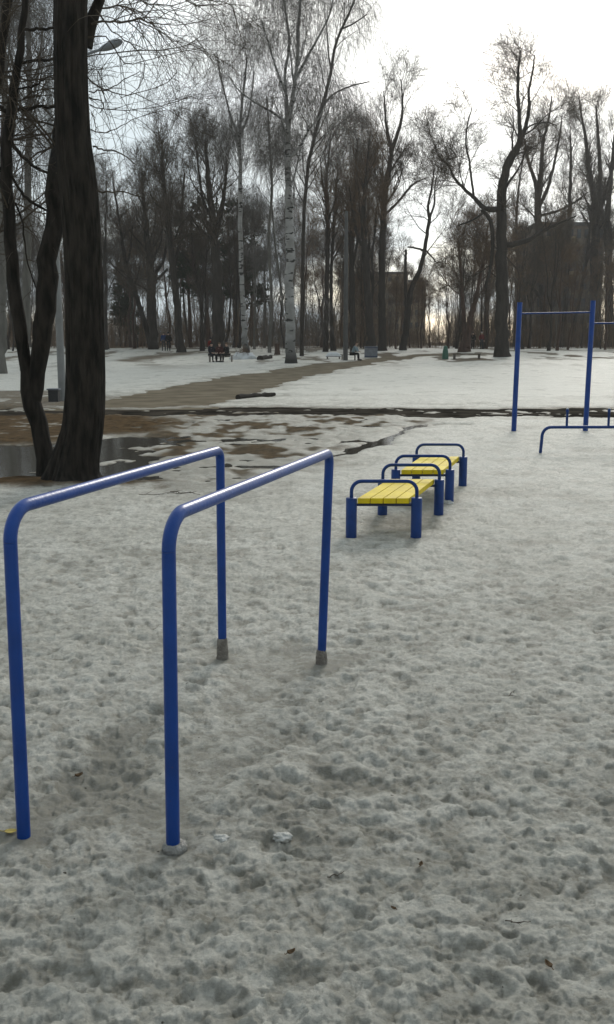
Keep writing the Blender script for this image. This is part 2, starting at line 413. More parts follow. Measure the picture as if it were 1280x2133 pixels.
PUDDLE = poly_px([(-500, 925), (60, 920), (230, 914), (300, 912), (350, 922), (370, 935), (340, 950), (350, 980), (300, 1000), (200, 1000), (60, 992), (-500, 990)])
MELT = poly_px([(220, 850), (900, 858), (900, 872), (800, 905), (720, 945), (620, 985), (480, 1015), (300, 1025), (230, 900)])
TRENCH = poly_px([(690, 950), (730, 932), (775, 917), (815, 905), (850, 886), (905, 881), (980, 881), (980, 884), (905, 885), (862, 890), (830, 908), (812, 925), (770, 930), (730, 945)])
CRACK = poly_px([(560, 821), (640, 820), (760, 820), (870, 817), (870, 819), (760, 825), (640, 826), (560, 827)])
TRACK2 = poly_px([(230, 752), (300, 741), (400, 731), (440, 729), (350, 745), (270, 755)])

def masks(x, y):
    wx = x + .35 * pn(x, y, 1.1, 21) + .18 * pn(x, y, .45, 22); wy = y + .45 * pn(x, y, 1.3, 23) + .22 * pn(x, y, .5, 24)
    wfar = sstep(y, 20, 45); wx = wx + .5 * wfar * pn(x, y, 2.6, 27); wy = wy + (.35 + 1.3 * wfar) * pn(x, y, 3.4, 28)
    mp_ = 1 - sstep(sdist(wx, wy, PATH), -.5 * (1 + wfar), .25)
    mr_ = 1 - sstep(sdist(wx, wy, ROAD), -.5, .3)
    ml = np.maximum(np.maximum(1 - sstep(sdist(wx, wy, LITTER), -.5, .5), .75 * (1 - sstep(sdist(wx, wy, LITTER3), -.8, .8))), (1 - sstep(sdist(wx, wy, LITTER2), -.2, .3)))
    mu = (1 - sstep(sdist(wx, wy, PUDDLE), -.5, .4))
    mm = 1 - sstep(sdist(wx, wy, MELT), -.9, .7)
    mt = np.maximum(1 - sstep(sdist(x + .1 * pn(x, y, .5, 25), y + .12 * pn(x, y, .4, 26), TRENCH), -.15, .12),
                    1 - sstep(sdist(wx, y + .3 * pn(x, y, 1.5, 26), CRACK), -.3, .2))
    m2 = 1 - sstep(sdist(wx, wy, TRACK2), -1, 1)
    return mp_, mr_, ml, mu, mm, mt, m2

POSTS = []       # small melt bowls round posts are pressed into the snow: (x, y, radius, depth)

def build_ground():
    # rows spaced to keep facets small near the viewer, columns dense in front
    rs = [.35]
    while rs[-1] < 900:
        r = rs[-1]; d = (r * r + 2.56) / 1536 * 1.12
        if r < 1.6: d = .03
        elif 11 < r < 27: d = min(d, .10)
        elif r < 45: d = min(d, .25)
        elif r < 130: d = min(d, .8 if r > 45 else .25)
        rs.append(r + max(d, .004))
    rs = np.array(rs)
    th = np.concatenate([np.linspace(-180, -30, 50)[:-1], np.linspace(-30, -20, 60)[:-1], np.linspace(-20, 20, 680)[:-1], np.linspace(20, 30, 60)[:-1], np.linspace(30, 180, 50)[:-1]])
    thr = np.radians(th)
    Rg, Tg = np.meshgrid(rs, thr, indexing='ij'); x = Rg * np.sin(Tg); y = Rg * np.cos(Tg)
    dr = np.gradient(rs)[:, None] * np.ones_like(x)
    dlat = Rg * np.abs(np.gradient(thr))[None]; cell = np.maximum(dr, dlat)
    def oc(wl, amp, seed, fn=None):
        f = 1 - sstep(cell, wl * .33, wl * .75)
        v = pn(x, y, wl, seed)
        if fn: v = fn(v)
        return amp * f * v
    billow = lambda v: np.abs(v) * 2 - .6
    h = oc(2.3, .014, 1) + oc(.9, .006, 2) + oc(.42, .005, 5, billow) + oc(.22, .006, 6) + oc(.13, .006, 7, billow) + oc(.075, .007, 8) + oc(.04, .0050, 9) + oc(.022, .0040, 10)
    # broken crust: plates with ragged edges over lower wet hollows
    def crust(wl, amp, seed, lo=-.12, hi=.10):
        f = 1 - sstep(cell, wl * .3, wl * .9)
        v = pn(x, y, wl, seed) + .6 * pn(x, y, wl * .42, seed + 1) + .35 * pn(x, y, wl * .19, seed + 2) * (1 - sstep(cell, wl * .06, wl * .15)) + .2
        return f * amp * (sstep(v, lo, hi) - 1)
    k1, k2, k3 = crust(.34, .008, 201), crust(.14, .007, 211), crust(.06, .0045, 221)
    h += k1 + k2 + k3 + .010
    h += oc(.28, .007, 12, lambda v: -np.clip(v - .25, 0, 1) * 2.2)
    # footprints and slush holes
    r_ = np.random.default_rng(5); nf = 1100
    fr = 1.8 + 20 * r_.random(nf) ** .9; ft = np.radians(r_.uniform(-26, 26, nf)); fa = r_.uniform(0, math.pi, nf)
    hf = np.zeros_like(h)
    for i in range(nf):
        cx_, cy_ = fr[i] * math.sin(ft[i]), fr[i] * math.cos(ft[i]); small = r_.random() < .35
        a = r_.uniform(.03, .08) if small else r_.uniform(.12, .16); b_ = a * r_.uniform(.5, .9) if small else .05
        dep = r_.uniform(.004, .012) if small else r_.uniform(.003, .009)
        i0, i1 = np.searchsorted(rs, [fr[i] - .35, fr[i] + .35]); j0, j1 = np.searchsorted(thr, [ft[i] - .35 / fr[i], ft[i] + .35 / fr[i]])
        sx = x[i0:i1, j0:j1] - cx_; sy = y[i0:i1, j0:j1] - cy_; ca, sa = math.cos(fa[i]), math.sin(fa[i])
        q = np.sqrt(((sx * ca + sy * sa) / a) ** 2 + ((-sx * sa + sy * ca) / b_) ** 2)
        hf[i0:i1, j0:j1] += -dep * (1 - sstep(q, .55, 1.05)) + dep * .4 * np.exp(-((q - 1.25) / .22) ** 2)
    h += hf * (1 - sstep(cell, .04, .12))
    # trodden hollow between the parallel bars
    for (px, py, rr, dd) in ((250, 1600, .30, .03), (180, 1620, .18, .02), (480, 1470, .10, .03), (560, 1400, .35, .02), (610, 1520, .25, .025), (830, 1090, .35, .05), (120, 1180, .12, .03)):
        g = G(px, py, 0); q = np.hypot(x - g[0], y - g[1]); h -= dd * np.exp(-(q / rr) ** 2)
    spots = np.zeros_like(h)
    def lane(pts, wd):
        w_ = np.zeros_like(h); q_ = [G(a, b, 0) for a, b in pts]; near = (Rg < 12)
        xx = x + .05 * pn(x, y, .3, 91); yy = y + .06 * pn(x, y, .25, 92)
        for A_, B_ in zip(q_[:-1], q_[1:]):
            ex, ey = B_[0] - A_[0], B_[1] - A_[1]; t = np.clip(((xx - A_[0]) * ex + (yy - A_[1]) * ey) / (ex * ex + ey * ey), 0, 1)
            w_ = np.maximum(w_, np.exp(-(((xx - A_[0] - ex * t) ** 2 + (yy - A_[1] - ey * t) ** 2) / wd ** 2)) * near)
        return w_
    l1 = lane([(70, 1715), (190, 1640), (230, 1560), (300, 1500)], .085); h = h - .018 * l1; spots = spots + .75 * l1
    l2 = lane([(330, 1720), (400, 1620), (470, 1540), (545, 1430), (600, 1340)], .13); h = h * (1 - .6 * l2) - .016 * l2; spots = spots + .22 * l2
    l3 = lane([(470, 1590), (540, 1575), (620, 1500), (700, 1640), (820, 1650)], .07); h = h - .012 * l3; spots = spots + .2 * l3
    l4 = lane([(660, 1385), (720, 1370)], .10); spots = spots + .6 * l4
    l5 = lane([(760, 1085), (860, 1090), (900, 1050)], .22); spots = spots + .45 * l5
    for (a, b_, rr, dd) in POSTS:
        q = np.hypot(x - a, y - b_); wq = np.exp(-(q / (rr * 1.1)) ** 2); h = h * (1 - wq) - dd * .5 * wq; spots = spots + wq * .35 + .6 * np.exp(-(q / .065) ** 2)
    mp_, mr_, ml, mu, mm, mt, m2 = masks(x, y)
    flat = np.maximum(mp_, mr_)
    stre = .6 * pn(x, y, .55, 31) + .5 * pn(x, y, 1.6, 32) + .40 * pn(x, y, .24, 33) + .22 * pn(x, y, .11, 34) * (1 - sstep(cell, .06, .14))     # patchy melt
    h = h * (1 - .92 * flat) * (1 - .35 * mu)
    h = h - .052 * flat
    # road keeps ridges of slush standing proud of the mud
    h = h + mr_ * np.clip(.075 * (stre + .35 * pn(x, y, 2.2, 35) - .16), 0, .045)
    h = h * (1 - .3 * mm) - mu * .052 + mu * np.clip(.065 * (stre - .02), -.03, .05) * sstep(x, -4.6, -2.6)
    h = h - (1 - mu) * (1 - mr_) * mm * (.006 - .050 * stre)
    h = h - .05 * mt
    h = h + ml * (.016 + .02 * mr_) * (1 - .6 * mm) * (1 - mu)
    e = elev(x, y)
    soil = np.clip(np.maximum(ml * sstep(.5 + .5 * stre, .12, .38) * .96, np.maximum(m2 * .8, np.maximum(mp_ * .4, mr_ * .95 * (1 - .85 * sstep(stre + .35 * pn(x, y, 2.2, 35), .18, .62))))), 0, 1)
    soil = np.maximum(soil, mu * sstep(-(h - WATER_Z), -.010, .008))
    soil = np.maximum(soil, mm * (.85 * sstep(pn(x, y * .55, 1.1, 61) + .7 * pn(x, y * .7, .35, 62), -.05, .40)))
    # forest floor shows through around the far trees
    ff = sstep(y, 78, 105) * sstep(pn(x, y, 9, 41) + .5 * pn(x, y, 3, 42) + (Rg - 100) / 60, .1, .5)
    soil = np.maximum(soil, .85 * ff)
    soil = np.maximum(soil, .7 * sstep(y, 52, 72) * sstep(pn(x, y * .25, 2.5, 47) + .5 * pn(x, y * .4, .9, 48), .30, .5))
    soil = np.maximum(soil, .8 * sstep(y, 48, 70) * sstep(pn(x, y * .3, 4, 43) + .4 * pn(x, y * .4, 1.2, 44), .42, .6))
    cav = h - hf * 0
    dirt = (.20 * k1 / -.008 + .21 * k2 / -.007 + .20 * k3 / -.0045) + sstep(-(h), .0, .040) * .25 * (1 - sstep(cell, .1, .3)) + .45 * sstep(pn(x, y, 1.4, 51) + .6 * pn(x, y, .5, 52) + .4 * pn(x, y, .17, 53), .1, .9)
    dirt += spots
    dirt += (.60 + .55 * sstep(pn(x, y * .5, .7, 65) + .6 * pn(x, y * .6, .25, 66), -.1, .4)) * mm * (1 - sstep(y, 22, 26)) + .35 * mt + .35 * flat
    clean = sstep(y, 26, 33); dirt = dirt * (1 - .55 * clean) - .22 * clean
    fr_ = np.maximum(1 - sstep(sdist(x, y, PATH), 0, 2.2), 1 - sstep(sdist(x, y, ROAD), 0, 1.6)); dirt = dirt + .55 * fr_ * sstep(pn(x, y, 1.2, 57) + .6 * pn(x, y, .4, 58), -.3, .4)
    dirt = dirt + .5 * sstep(y, 24, 30) * sstep(pn(x, y * .45, .8, 55) + .7 * pn(x, y * .6, .33, 56), .35, .75)
    z = e + h * (1 - .3 * sstep(y, 60, 90))
    V = np.stack([x, y, z], -1).reshape(-1, 3); nr, nc = x.shape
    idx = np.arange(nr * nc).reshape(nr, nc)
    a = idx[:-1]; b_ = np.roll(a, -1, 1); c = idx[1:]; d = np.roll(c, -1, 1)
    Q = np.stack([a, c, d, b_], -1).reshape(-1, 4)
    # close the centre under the viewer's feet
    V = np.vstack([V, [[0, 0, 0]]]); ci = len(V) - 1
    cen = np.stack([np.full(nc, ci), idx[0], np.roll(idx[0], -1), np.roll(idx[0], -1)], -1)
    me = bpy.data.meshes.new('ground')
    nq = len(Q); me.vertices.add(len(V)); me.vertices.foreach_set('co', V.astype(np.float32).ravel())
    tri = cen[:, :3]
    li = np.concatenate([Q.ravel(), tri.ravel()]).astype(np.int32)
    me.loops.add(len(li)); me.loops.foreach_set('vertex_index', li)
    me.polygons.add(nq + nc)
    me.polygons.foreach_set('loop_start', np.concatenate([np.arange(nq) * 4, nq * 4 + np.arange(nc) * 3]).astype(np.int32))
    me.polygons.foreach_set('loop_total', np.concatenate([np.full(nq, 4), np.full(nc, 3)]).astype(np.int32))
    me.polygons.foreach_set('use_smooth', np.ones(nq + nc, bool)); me.update(calc_edges=True)
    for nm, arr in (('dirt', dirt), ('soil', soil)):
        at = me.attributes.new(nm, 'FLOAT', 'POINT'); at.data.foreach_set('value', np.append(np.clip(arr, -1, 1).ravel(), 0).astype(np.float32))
    me.flip_normals() if me.polygons[0].normal.z < 0 else None
    return link('ground', me, M['ground'])

def strip_sheet(name, poly, z, mt, step):
    """a sheet over the bounding box of a polygon, cut to it with a margin, following the land"""
    x0, y0 = poly.min(0) - .6; x1, y1 = poly.max(0) + .6
    xs = np.arange(x0, x1 + step, step); ys = np.arange(y0, y1 + step, step)
    X, Y = np.meshgrid(xs, ys, indexing='ij'); Z = elev(X, Y) + z
    keep = sdist(X, Y, poly) < .7
    idx = np.arange(X.size).reshape(X.shape)
    k = keep[:-1, :-1] & keep[1:, :-1] & keep[1:, 1:] & keep[:-1, 1:]
    Q = np.stack([idx[:-1, :-1], idx[1:, :-1], idx[1:, 1:], idx[:-1, 1:]], -1)[k]
    used = np.unique(Q); rem = np.full(X.size, -1); rem[used] = np.arange(len(used))
    V = np.stack([X, Y, Z], -1).reshape(-1, 3)[used]
    return link(name, mesh_np(name, V, rem[Q]), mt)

# ------------------------------------------------------------------ playground equipment
def bar_frame(label, foot_a, foot_b, top_a, top_b, ra, rb, sleeves):
    H = 1.07
    A = G(*foot_a, 0); B = G(*foot_b, 0)
    A2 = G(*top_a, H); B2 = G(*top_b, H)
    # the posts stay on their foot's depth
    A2 = np.array([*A2[:2], H]); B2 = np.array([*B2[:2], H])
    root = empty('parallel_bar', ((A[0] + B[0]) / 2, (A[1] + B[1]) / 2, 0)); tag(root, label, 'exercise bar', 'pair of blue parallel bars')
    o = np.array([root.location.x, root.location.y, 0.0])
    dn = lambda a, b: a - (b - a) / (b[2] - a[2]) * .12
    pts = bend([dn(A, A2) - o, A2 - o, B2 - o, dn(B, B2) - o], [ra, rb], 14)
    # split into front post, handrail with its bends, rear post
    k1, k2 = 1, len(pts) - 2
    r = .0222
    link('post', tube_mesh('post', [pts[0], pts[k1]], r, 28), M['blue'], root)
    link('post', tube_mesh('post', [pts[k2], pts[-1]], r, 28), M['blue'], root)
    # add rings along the rail for an even highlight
    link('handrail', tube_mesh('handrail', pts[k1:k2 + 1], r, 28), M['blue'], root)
    for (foot, top, kind) in sleeves:
        p = (A if foot == 'a' else B) - o; q = (A2 if foot == 'a' else B2) - o; u = (q - p) / q[2]
        if kind == 'sleeve':
            zs = np.linspace(-.05, top, 9); rr = np.array([.033, .033, .032, .030, .030, .029, .028, .027, .024])
            me = lathe('cement_sleeve', [(rr[i], zs[i]) for i in range(9)], 22, tuple(p), .10, int(top * 1e4))
            link('cement_sleeve', me, M['cement'], root)
        else:
            me = lathe('ice_collar', [(.030, -.04), (.036, -.02), (.041, -.004), (.040, .008), (.034, .018), (.0235, .022)], 26, tuple(p + np.array([.005, 0, 0])), .22, 3)
            link('ice_collar', me, M['ice'], root)
    POSTS.append((A[0], A[1], .07, .012)); POSTS.append((B[0], B[1], .10, .02))
    return root

bar_frame('left one of the pair of blue parallel bars, its front post at the left edge', (50, 1738), (464, 1368), (19, 1062), (459, 937), .115, .05, [('b', .10, 'sleeve')])
bar_frame('right one of the pair of blue parallel bars, ice crust at its front foot', (361, 1768), (670, 1378), (351, 1077), (687, 943), .115, .055, [('a', 0, 'ice'), ('b', .065, 'sleeve')])

def sit_bench(label, fl, fr, rl, rr_, hp=.33, mat_y='yellow'):
    fl, fr, rl, rr_ = [G(*p, 0) for p in (fl, fr, rl, rr_)]
    c = (fl + fr + rl + rr_) / 4; root = empty('workout_bench', (c[0], c[1], 0)); tag(root, label, 'bench', 'yellow and blue workout benches')
    fl, fr, rl, rr_ = [p - c for p in (fl, fr, rl, rr_)]
    for p in (fl, fr, rl, rr_):
        link('post', lathe('post', [(.046, -.12), (.046, hp - .004), (.043, hp), (.02, hp + .001)], 24, (p[0], p[1], 0)), M['blue_dull'], root)
        POSTS.append((p[0] + c[0], p[1] + c[1], .09, .012))
    for a, b in ((fl, fr), (rl, rr_)):
        z = lambda p, h: np.array([p[0], p[1], h])
        link('hoop', tube_mesh('hoop', bend([z(a, hp - .01), z(a, hp + .138), z(b, hp + .138), z(b, hp - .01)], [.085, .085], 9), .0155, 14), M['blue_dull'], root)
        link('cross_rod', tube_mesh('cross_rod', [z(a, hp - .058), z(b, hp - .058)], .013, 10), M['steel_dark'], root)
    ux = (fr - fl) / np.linalg.norm(fr - fl); fm, rm = (fl + fr) / 2, (rl + rr_) / 2; ln = rm - fm
    u = ln / np.linalg.norm(ln); Wd = .43
    for i in range(4):
        off = (-Wd / 2 + Wd / 4 * (i + .5))
        a = fm - u * .035 + ux * off; b = rm + u * .035 + ux * off
        bm = bmesh.new(); hw = Wd / 8 - .004
        q = [a - ux * hw, a + ux * hw, b + ux * hw, b - ux * hw]
        lo = [bm.verts.new((p[0], p[1], hp - .043)) for p in q]; hi = [bm.verts.new((p[0], p[1], hp + .000)) for p in q]
        bm.faces.new(lo[::-1]); bm.faces.new(hi)
        for k in range(4): bm.faces.new((lo[k], lo[(k + 1) % 4], hi[(k + 1) % 4], hi[k]))
        link('plank', bm_mesh(bm, 'plank', bevel=.004), M[mat_y], root)
        # coach bolt heads under the front edge
        link('bolt', lathe('bolt', [(.009, -.012), (.009, 0), (.005, .001)], 8, tuple(a + u * .05 + np.array([0, 0, hp - .055]))), M['steel_dark'], root)
    return root
sit_bench('nearer yellow slatted workout bench on four thick blue posts', (732, 1118), (867, 1118), (797, 1071), (914, 1071))
sit_bench('farther yellow slatted workout bench behind the first one', (824, 1045), (936, 1045), (867, 1012), (964, 1012), mat_y='yellow')

# pull-up frame
a = G(1070.5, 897, 0); b = G(1219.5, 897, 0); gap = b - a
root = empty('pull_up_frame', (b[0], b[1], 0)); tag(root, 'tall blue pull-up frame with two thin crossbars standing on the snow', 'pull-up bar')
for i, (p, h) in enumerate(((a, 2.30), (b, 2.33), (b + gap, 2.05))):
    q = p - b; lean = np.array([.012, 0, 0]) if i < 2 else np.zeros(3)
    me = tube_mesh('post', [q + np.array([0, 0, -.2]), q + lean * 2 + np.array([0, 0, h])], .046, 20); link('post', me, M['blue'], root)
    POSTS.append((p[0], p[1], .12, .012))
link('crossbar', tube_mesh('crossbar', [a - b + (.02, 0, 2.10), (.02, 0, 2.125)], .0155, 12), M['blue_dull'], root)
link('crossbar', tube_mesh('crossbar', [(.02, 0, 1.93), gap + (0, 0, 1.94)], .0155, 12), M['blue_dull'], root)

# low bar with pegs
a = G(1125, 945, 0); ex = np.array([1.62, .05, 0]); root = empty('low_exercise_bar', tuple(a)); tag(root, 'low blue bent pipe with two upright pegs in front of the pull-up frame', 'exercise bar')
link('rail', tube_mesh('rail', bend([(0, 0, -.1), (.03, 0, .385), tuple(ex + (0, 0, .385)), tuple(ex + (0, 0, -.1))], [.13, .13], 10), .0225, 18), M['blue_dull'], root)
for xp in (.375, .985):
    pg = link('peg', lathe('peg', [(.018, .39), (.018, .60), (.022, .605), (.022, .635), (.014, .65)], 12, (xp, xp * .03, 0)), M['blue_dull'], root)
    link('snow_cap', lathe('snow_cap', [(.018, .648), (.016, .658), (.006, .664)], 10, (xp, xp * .03, 0)), M['snowcap'], pg)

# ------------------------------------------------------------------ tree growth
def spawn(Pn, R, n, length, ang, trange, K, trop, wob, rr, rmin, seed, tpow=1.0, lshape=.5, even=False):
    """children growing from parents. length (lo, hi) m; ang (lo, hi) degrees off the parent; trop = pull up (+) or down (-)"""
    r_ = np.random.default_rng(seed); Np, Kp, _ = Pn.shape
    seg = np.linalg.norm(Pn[:, -1] - Pn[:, 0], axis=1) + .01
    pi = r_.choice(Np, n, p=seg / seg.sum())
    t = trange[0] + (trange[1] - trange[0]) * r_.random(n) ** tpow
    f = t * (Kp - 1); i = np.clip(f.astype(int), 0, Kp - 2); q = (f - i)[:, None]
    s = Pn[pi, i] * (1 - q) + Pn[pi, i + 1] * q; pr = R[pi, i] * (1 - q[:, 0]) + R[pi, i + 1] * q[:, 0]
    T = Pn[pi, i + 1] - Pn[pi, i]; T /= np.linalg.norm(T, axis=1, keepdims=True) + 1e-9
    v = r_.normal(size=(n, 3)); v -= (v * T).sum(1, keepdims=True) * T; v /= np.linalg.norm(v, axis=1, keepdims=True) + 1e-9
    an = np.radians(r_.uniform(ang[0], ang[1], n))[:, None]; d = T * np.cos(an) + v * np.sin(an)
    ln = r_.uniform(length[0], length[1], n) * (1 - lshape * (t - trange[0]) / (trange[1] - trange[0] + 1e-9)); st = (ln / (K - 1))[:, None]
    out_ = np.zeros((n, K, 3)); out_[:, 0] = s; up = np.array([0, 0, 1.0])
    for k in range(1, K):
        d = d + trop * up / (K - 1) * 1.6 + r_.normal(size=(n, 3)) * wob; d /= np.linalg.norm(d, axis=1, keepdims=True)
        out_[:, k] = out_[:, k - 1] + d * st
    r0 = np.maximum(np.minimum(pr * rr, pr * .9), rmin)[:, None]; tt = np.linspace(0, 1, K)[None]
    Rn = np.maximum(r0 * (1 - .8 * tt), rmin * (1 - .45 * tt)); return out_, Rn

def stem_px(pts, Y, K=14, jit=0.0, seed=0, flare=0.0):
    """pts: (px, py, width_px[, depth offset]) -> polyline and radii in the world"""
    q = []
    for p in pts:
        yo = p[3] if len(p) > 3 else 0
        w_ = P(p[0], p[1], Y + yo); q.append([*w_, p[2] / 2 / F * (Y + yo)])
    q = resample(np.array(q), K); Pn, R = q[:, :3], np.maximum(q[:, 3], .004)
    if jit:
        r_ = np.random.default_rng(seed); Pn = Pn.copy(); Pn[1:-1] += r_.normal(size=(K - 2, 3)) * jit * R[1:-1, None]
    if flare:
        hgt = Pn[:, 2] - Pn[0, 2]; R = R * (1 + flare * np.exp(-hgt / .3))
    return Pn, R

def batch(stems):
    K = max(len(p) for p, _ in stems)
    Ps, Rs = [], []
    for p, r in stems:
        if len(p) != K:
            q = resample(np.column_stack([p, r]), K); p, r = q[:, :3], np.maximum(q[:, 3], .003)
        Ps.append(p); Rs.append(r)
    return np.array(Ps), np.array(Rs)

# growth habits: rows of (number per source metre*?, ...) kept as explicit levels
# level: n, length, angle, trange, K, trop, wob, rr, rmin, sides, tpow, lshape
HABIT = {
 'upright': [(40, (3.0, 6.5), (20, 45), (.30, .98), 9, .50, .12, .30, .016, 4, .9, .50),
             (330, (1.4, 3.0), (25, 55), (.15, 1.0), 6, .30, .14, .55, .011, 3, .8, .4),
             (2600, (.7, 1.7), (22, 55), (.1, 1.0), 5, .22, .17, .6, .0085, 3, .8, .3),
             (9000, (.35, .95), (20, 60), (.1, 1.0), 3, .12, .2, .6, .0056, 3, .8, .3)],
 'broad':   [(32, (3.5, 7.5), (30, 65), (.32, .98), 9, .30, .15, .32, .018, 4, .9, .55),
             (300, (1.6, 3.4), (30, 65), (.15, 1.0), 6, .25, .17, .55, .012, 3, .8, .4),
             (2500, (.8, 1.8), (25, 60), (.1, 1.0), 5, .12, .18, .6, .0085, 3, .8, .3),
             (9000, (.4, .95), (20, 65), (.1, 1.0), 3, .05, .2, .6, .0056, 3, .8, .3)],
 'birch':   [(34, (3.5, 7.5), (18, 40), (.30, .98), 9, .28, .08, .32, .016, 4, .8, .5),
             (260, (1.6, 3.4), (25, 50), (.2, 1.0), 7, -.35, .09, .5, .010, 3, .8, .3),
             (4200, (1.2, 2.9), (35, 80), (.2, 1.0), 6, -1.5, .10, .5, .0058, 3, .8, .2),
             (8500, (.5, 1.3), (15, 50), (.1, 1.0), 4, -1.2, .12, .6, .0046, 3, .8, .2)],
 'slim':    [(34, (1.8, 3.8), (25, 50), (.30, .99), 6, .45, .10, .4, .012, 4, .9, .6),
             (300, (.8, 1.8), (25, 55), (.15, 1.0), 5, .3, .14, .6, .009, 3, .8, .4),
             (2600, (.4, 1.1), (22, 60), (.1, 1.0), 4, .2, .16, .6, .0056, 3, .8, .3)],
}

def grow(stems, habit, seed, density=1.0, scale=1.0, trunk_sides=10, levels=None, tr=None):
    """-> (trunk V,Q), (crown V,Q)"""
    Pn, R = batch(stems); tr_parts = [tubes(Pn, R, trunk_sides)]; cr_parts = []
    cur = (Pn, R)
    for li, (n, ln, an, trg, K, trop, wob, rr, rmin, sd, tp, ls) in enumerate(HABIT[habit][:levels]):
        if li == 0 and tr: trg = tr
        cur = spawn(cur[0], cur[1], max(3, int(n * density * (1 if li else max(1, density ** -.5)))), (ln[0] * scale, ln[1] * scale), an, trg, K, trop, wob, rr, rmin, seed * 10 + li, tp, ls)
        (tr_parts if li == 0 else cr_parts).append(tubes(cur[0], cur[1], sd))
    return join(tr_parts), join(cr_parts)

TREES = {}
def add_tree(name, label, stems, habit, tm, cm, seed, group=None, density=1.0, scale=1.0, sides=10, cat='tree', levels=None, tr=None):
    base = stems[0][0][0].copy(); root = empty(name, tuple(base)); tag(root, label, cat, group)
    (tv, tq), (cv, cq) = grow(stems, habit, seed, density, scale, sides, levels, tr)
    link('trunk', mesh_np('trunk', tv - base, tq), M[tm], root); link('crown', mesh_np('crown', cv - base, cq, False), M[cm], root)
    return root

# ---- the big tree close by on the left
Yb = 11.2
big = [(158, 1012, 150), (157, 985, 112), (163, 945, 96), (172, 900, 86), (177, 850, 83), (179, 780, 80), (178, 700, 78), (176, 600, 76), (172, 500, 76), (166, 420, 78), (160, 360, 78), (154, 300, 72), (150, 220, 68), (148, 140, 67), (148, 60, 66), (150, 0, 64), (152, -90, 60), (150, -250, 46), (160, -450, 30)]
Pn, R = stem_px(big, Yb, 150)
NS = 160
V, Q = tubes(Pn[None], R[None], NS)
V3 = V.reshape(150, NS, 3); ang = np.arange(NS) / NS * 2 * math.pi; zz = Pn[:, 2][:, None]
cenr = V3 - Pn[:, None, :]; un = cenr / (np.linalg.norm(cenr, axis=2, keepdims=True) + 1e-9)
fur = -np.abs(pn(ang[None] * 1.0 + .04 * np.sin(zz * 2.1), zz * .11 + 0 * ang[None], .17, 61)) * .030 + pn(ang[None] + 0 * zz, zz * .3 + 0 * ang[None], 1.1, 62) * .012
root_l = np.exp(-(zz - Pn[0, 2]) / .22) * (.10 * np.sin(ang[None] * 5 + 1) + .05 * np.sin(ang[None] * 3))
V3 = V3 + un * (fur + root_l * .6)[..., None]
base = np.array([Pn[0, 0], Yb, 0.0])
def off_trunk(c):
    p_, r0 = c; tx = np.interp(p_[..., 2], Pn[:, 2], Pn[:, 0]); bad = ((np.abs(p_[..., 0] - tx) < .34) & (p_[..., 1] < 11.25) & (p_[..., 2] < 7)).any(1); return p_[~bad], r0[~bad]
PnT = Pn
root = empty('old_tree', tuple(base)); tag(root, 'big dark tree with a thick furrowed trunk in the meltwater at the left', 'tree')
trunk_parts = [(V3.reshape(-1, 3), Q)]
limbs_px = [
 [(176, 95, 34), (186, 60, 26), (198, 25, 22), (212, -10, 19), (235, -80, 16), (270, -200, 10)],
 [(158, 60, 30), (140, -60, 26), (110, -200, 18), (90, -350, 10)],
]
thin_px = [
 [(192, 50, 6), (225, 44, 5), (262, 45, 5), (290, 38, 5), (300, 43, 4), (330, 50, 2.5), (380, 52, 2), (430, 42, 1.5)],
 [(300, 43, 4), (306, 32, 3), (322, 12, 3), (335, -15, 2)],
 [(184, 78, 4), (205, 75, 3.5), (222, 75, 3), (245, 110, 3), (262, 133, 2.5), (300, 128, 2), (360, 112, 1.5), (420, 100, 1.2)],
 [(182, 118, 4), (215, 113, 3), (280, 105, 3), (345, 104, 2.4), (390, 95, 2), (425, 70, 1.5)],
 [(200, 20, 5), (230, 60, 3), (262, 85, 3), (290, 108, 2.6), (302, 135, 2.2), (296, 170, 2), (280, 192, 1.5), (250, 205, 1.2)],
 [(184, 162, 4), (205, 180, 3.2), (240, 192, 3), (262, 197, 2.6), (300, 190, 2), (345, 175, 1.5), (370, 150, 1.2)],
 [(186, 190, 3.5), (225, 186, 2.8), (262, 165, 2.2), (290, 150, 1.6)],
 [(186, 203, 4), (205, 208, 3), (215, 212, 3), (216, 225, 2.5), (208, 235, 2)],
 [(188, 218, 3), (222, 228, 2.4), (290, 228, 2), (350, 218, 1.5), (400, 200, 1)],
 [(190, 270, 3), (225, 276, 2.6), (262, 258, 2), (300, 240, 1.5), (345, 230, 1)],
 [(192, 235, 3), (199, 255, 2.5), (200, 278, 2)],
 [(195, 305, 5), (215, 312, 4), (240, 313, 4), (262, 325, 3), (285, 345, 2)],
 [(196, 398, 5), (230, 400, 4), (262, 400, 3), (300, 412, 2)],
 [(330, -60, 5), (380, -5, 3.5), (420, 12, 3), (470, 8, 2), (520, 14, 1.5)],
 [(405, 0, 2.5), (440, 0, 2.5), (485, 15, 2), (494, 60, 1.5)],
 [(230, -60, 5), (262, -10, 4), (330, 10, 3), (385, 4, 2), (410, -20, 1.5)],
]
stems = [stem_px([(a, b, c, .3 * math.sin(i + a * .01)) for a, b, c in s], Yb, 14) for i, s in enumerate(limbs_px)]
Pl, Rl = batch(stems); trunk_parts.append(tubes(Pl, Rl, 14))
r_ = np.random.default_rng(3)
thin = [stem_px([(a, b, c * .8, (i % 5 - 2) * .5 * min(1, k / 3)) for k, (a, b, c) in enumerate(s)], Yb, 14, .9, i) for i, s in enumerate(thin_px)]
Pt, Rt = batch(thin); Rt = np.maximum(Rt, .0035)
crown = [tubes(Pt, Rt, 6)]
c1 = off_trunk(spawn(Pt, Rt, 120, (.5, 1.5), (25, 65), (.2, 1), 10, -.35, .07, .6, .0028, 71)); crown.append(tubes(*c1, 4))
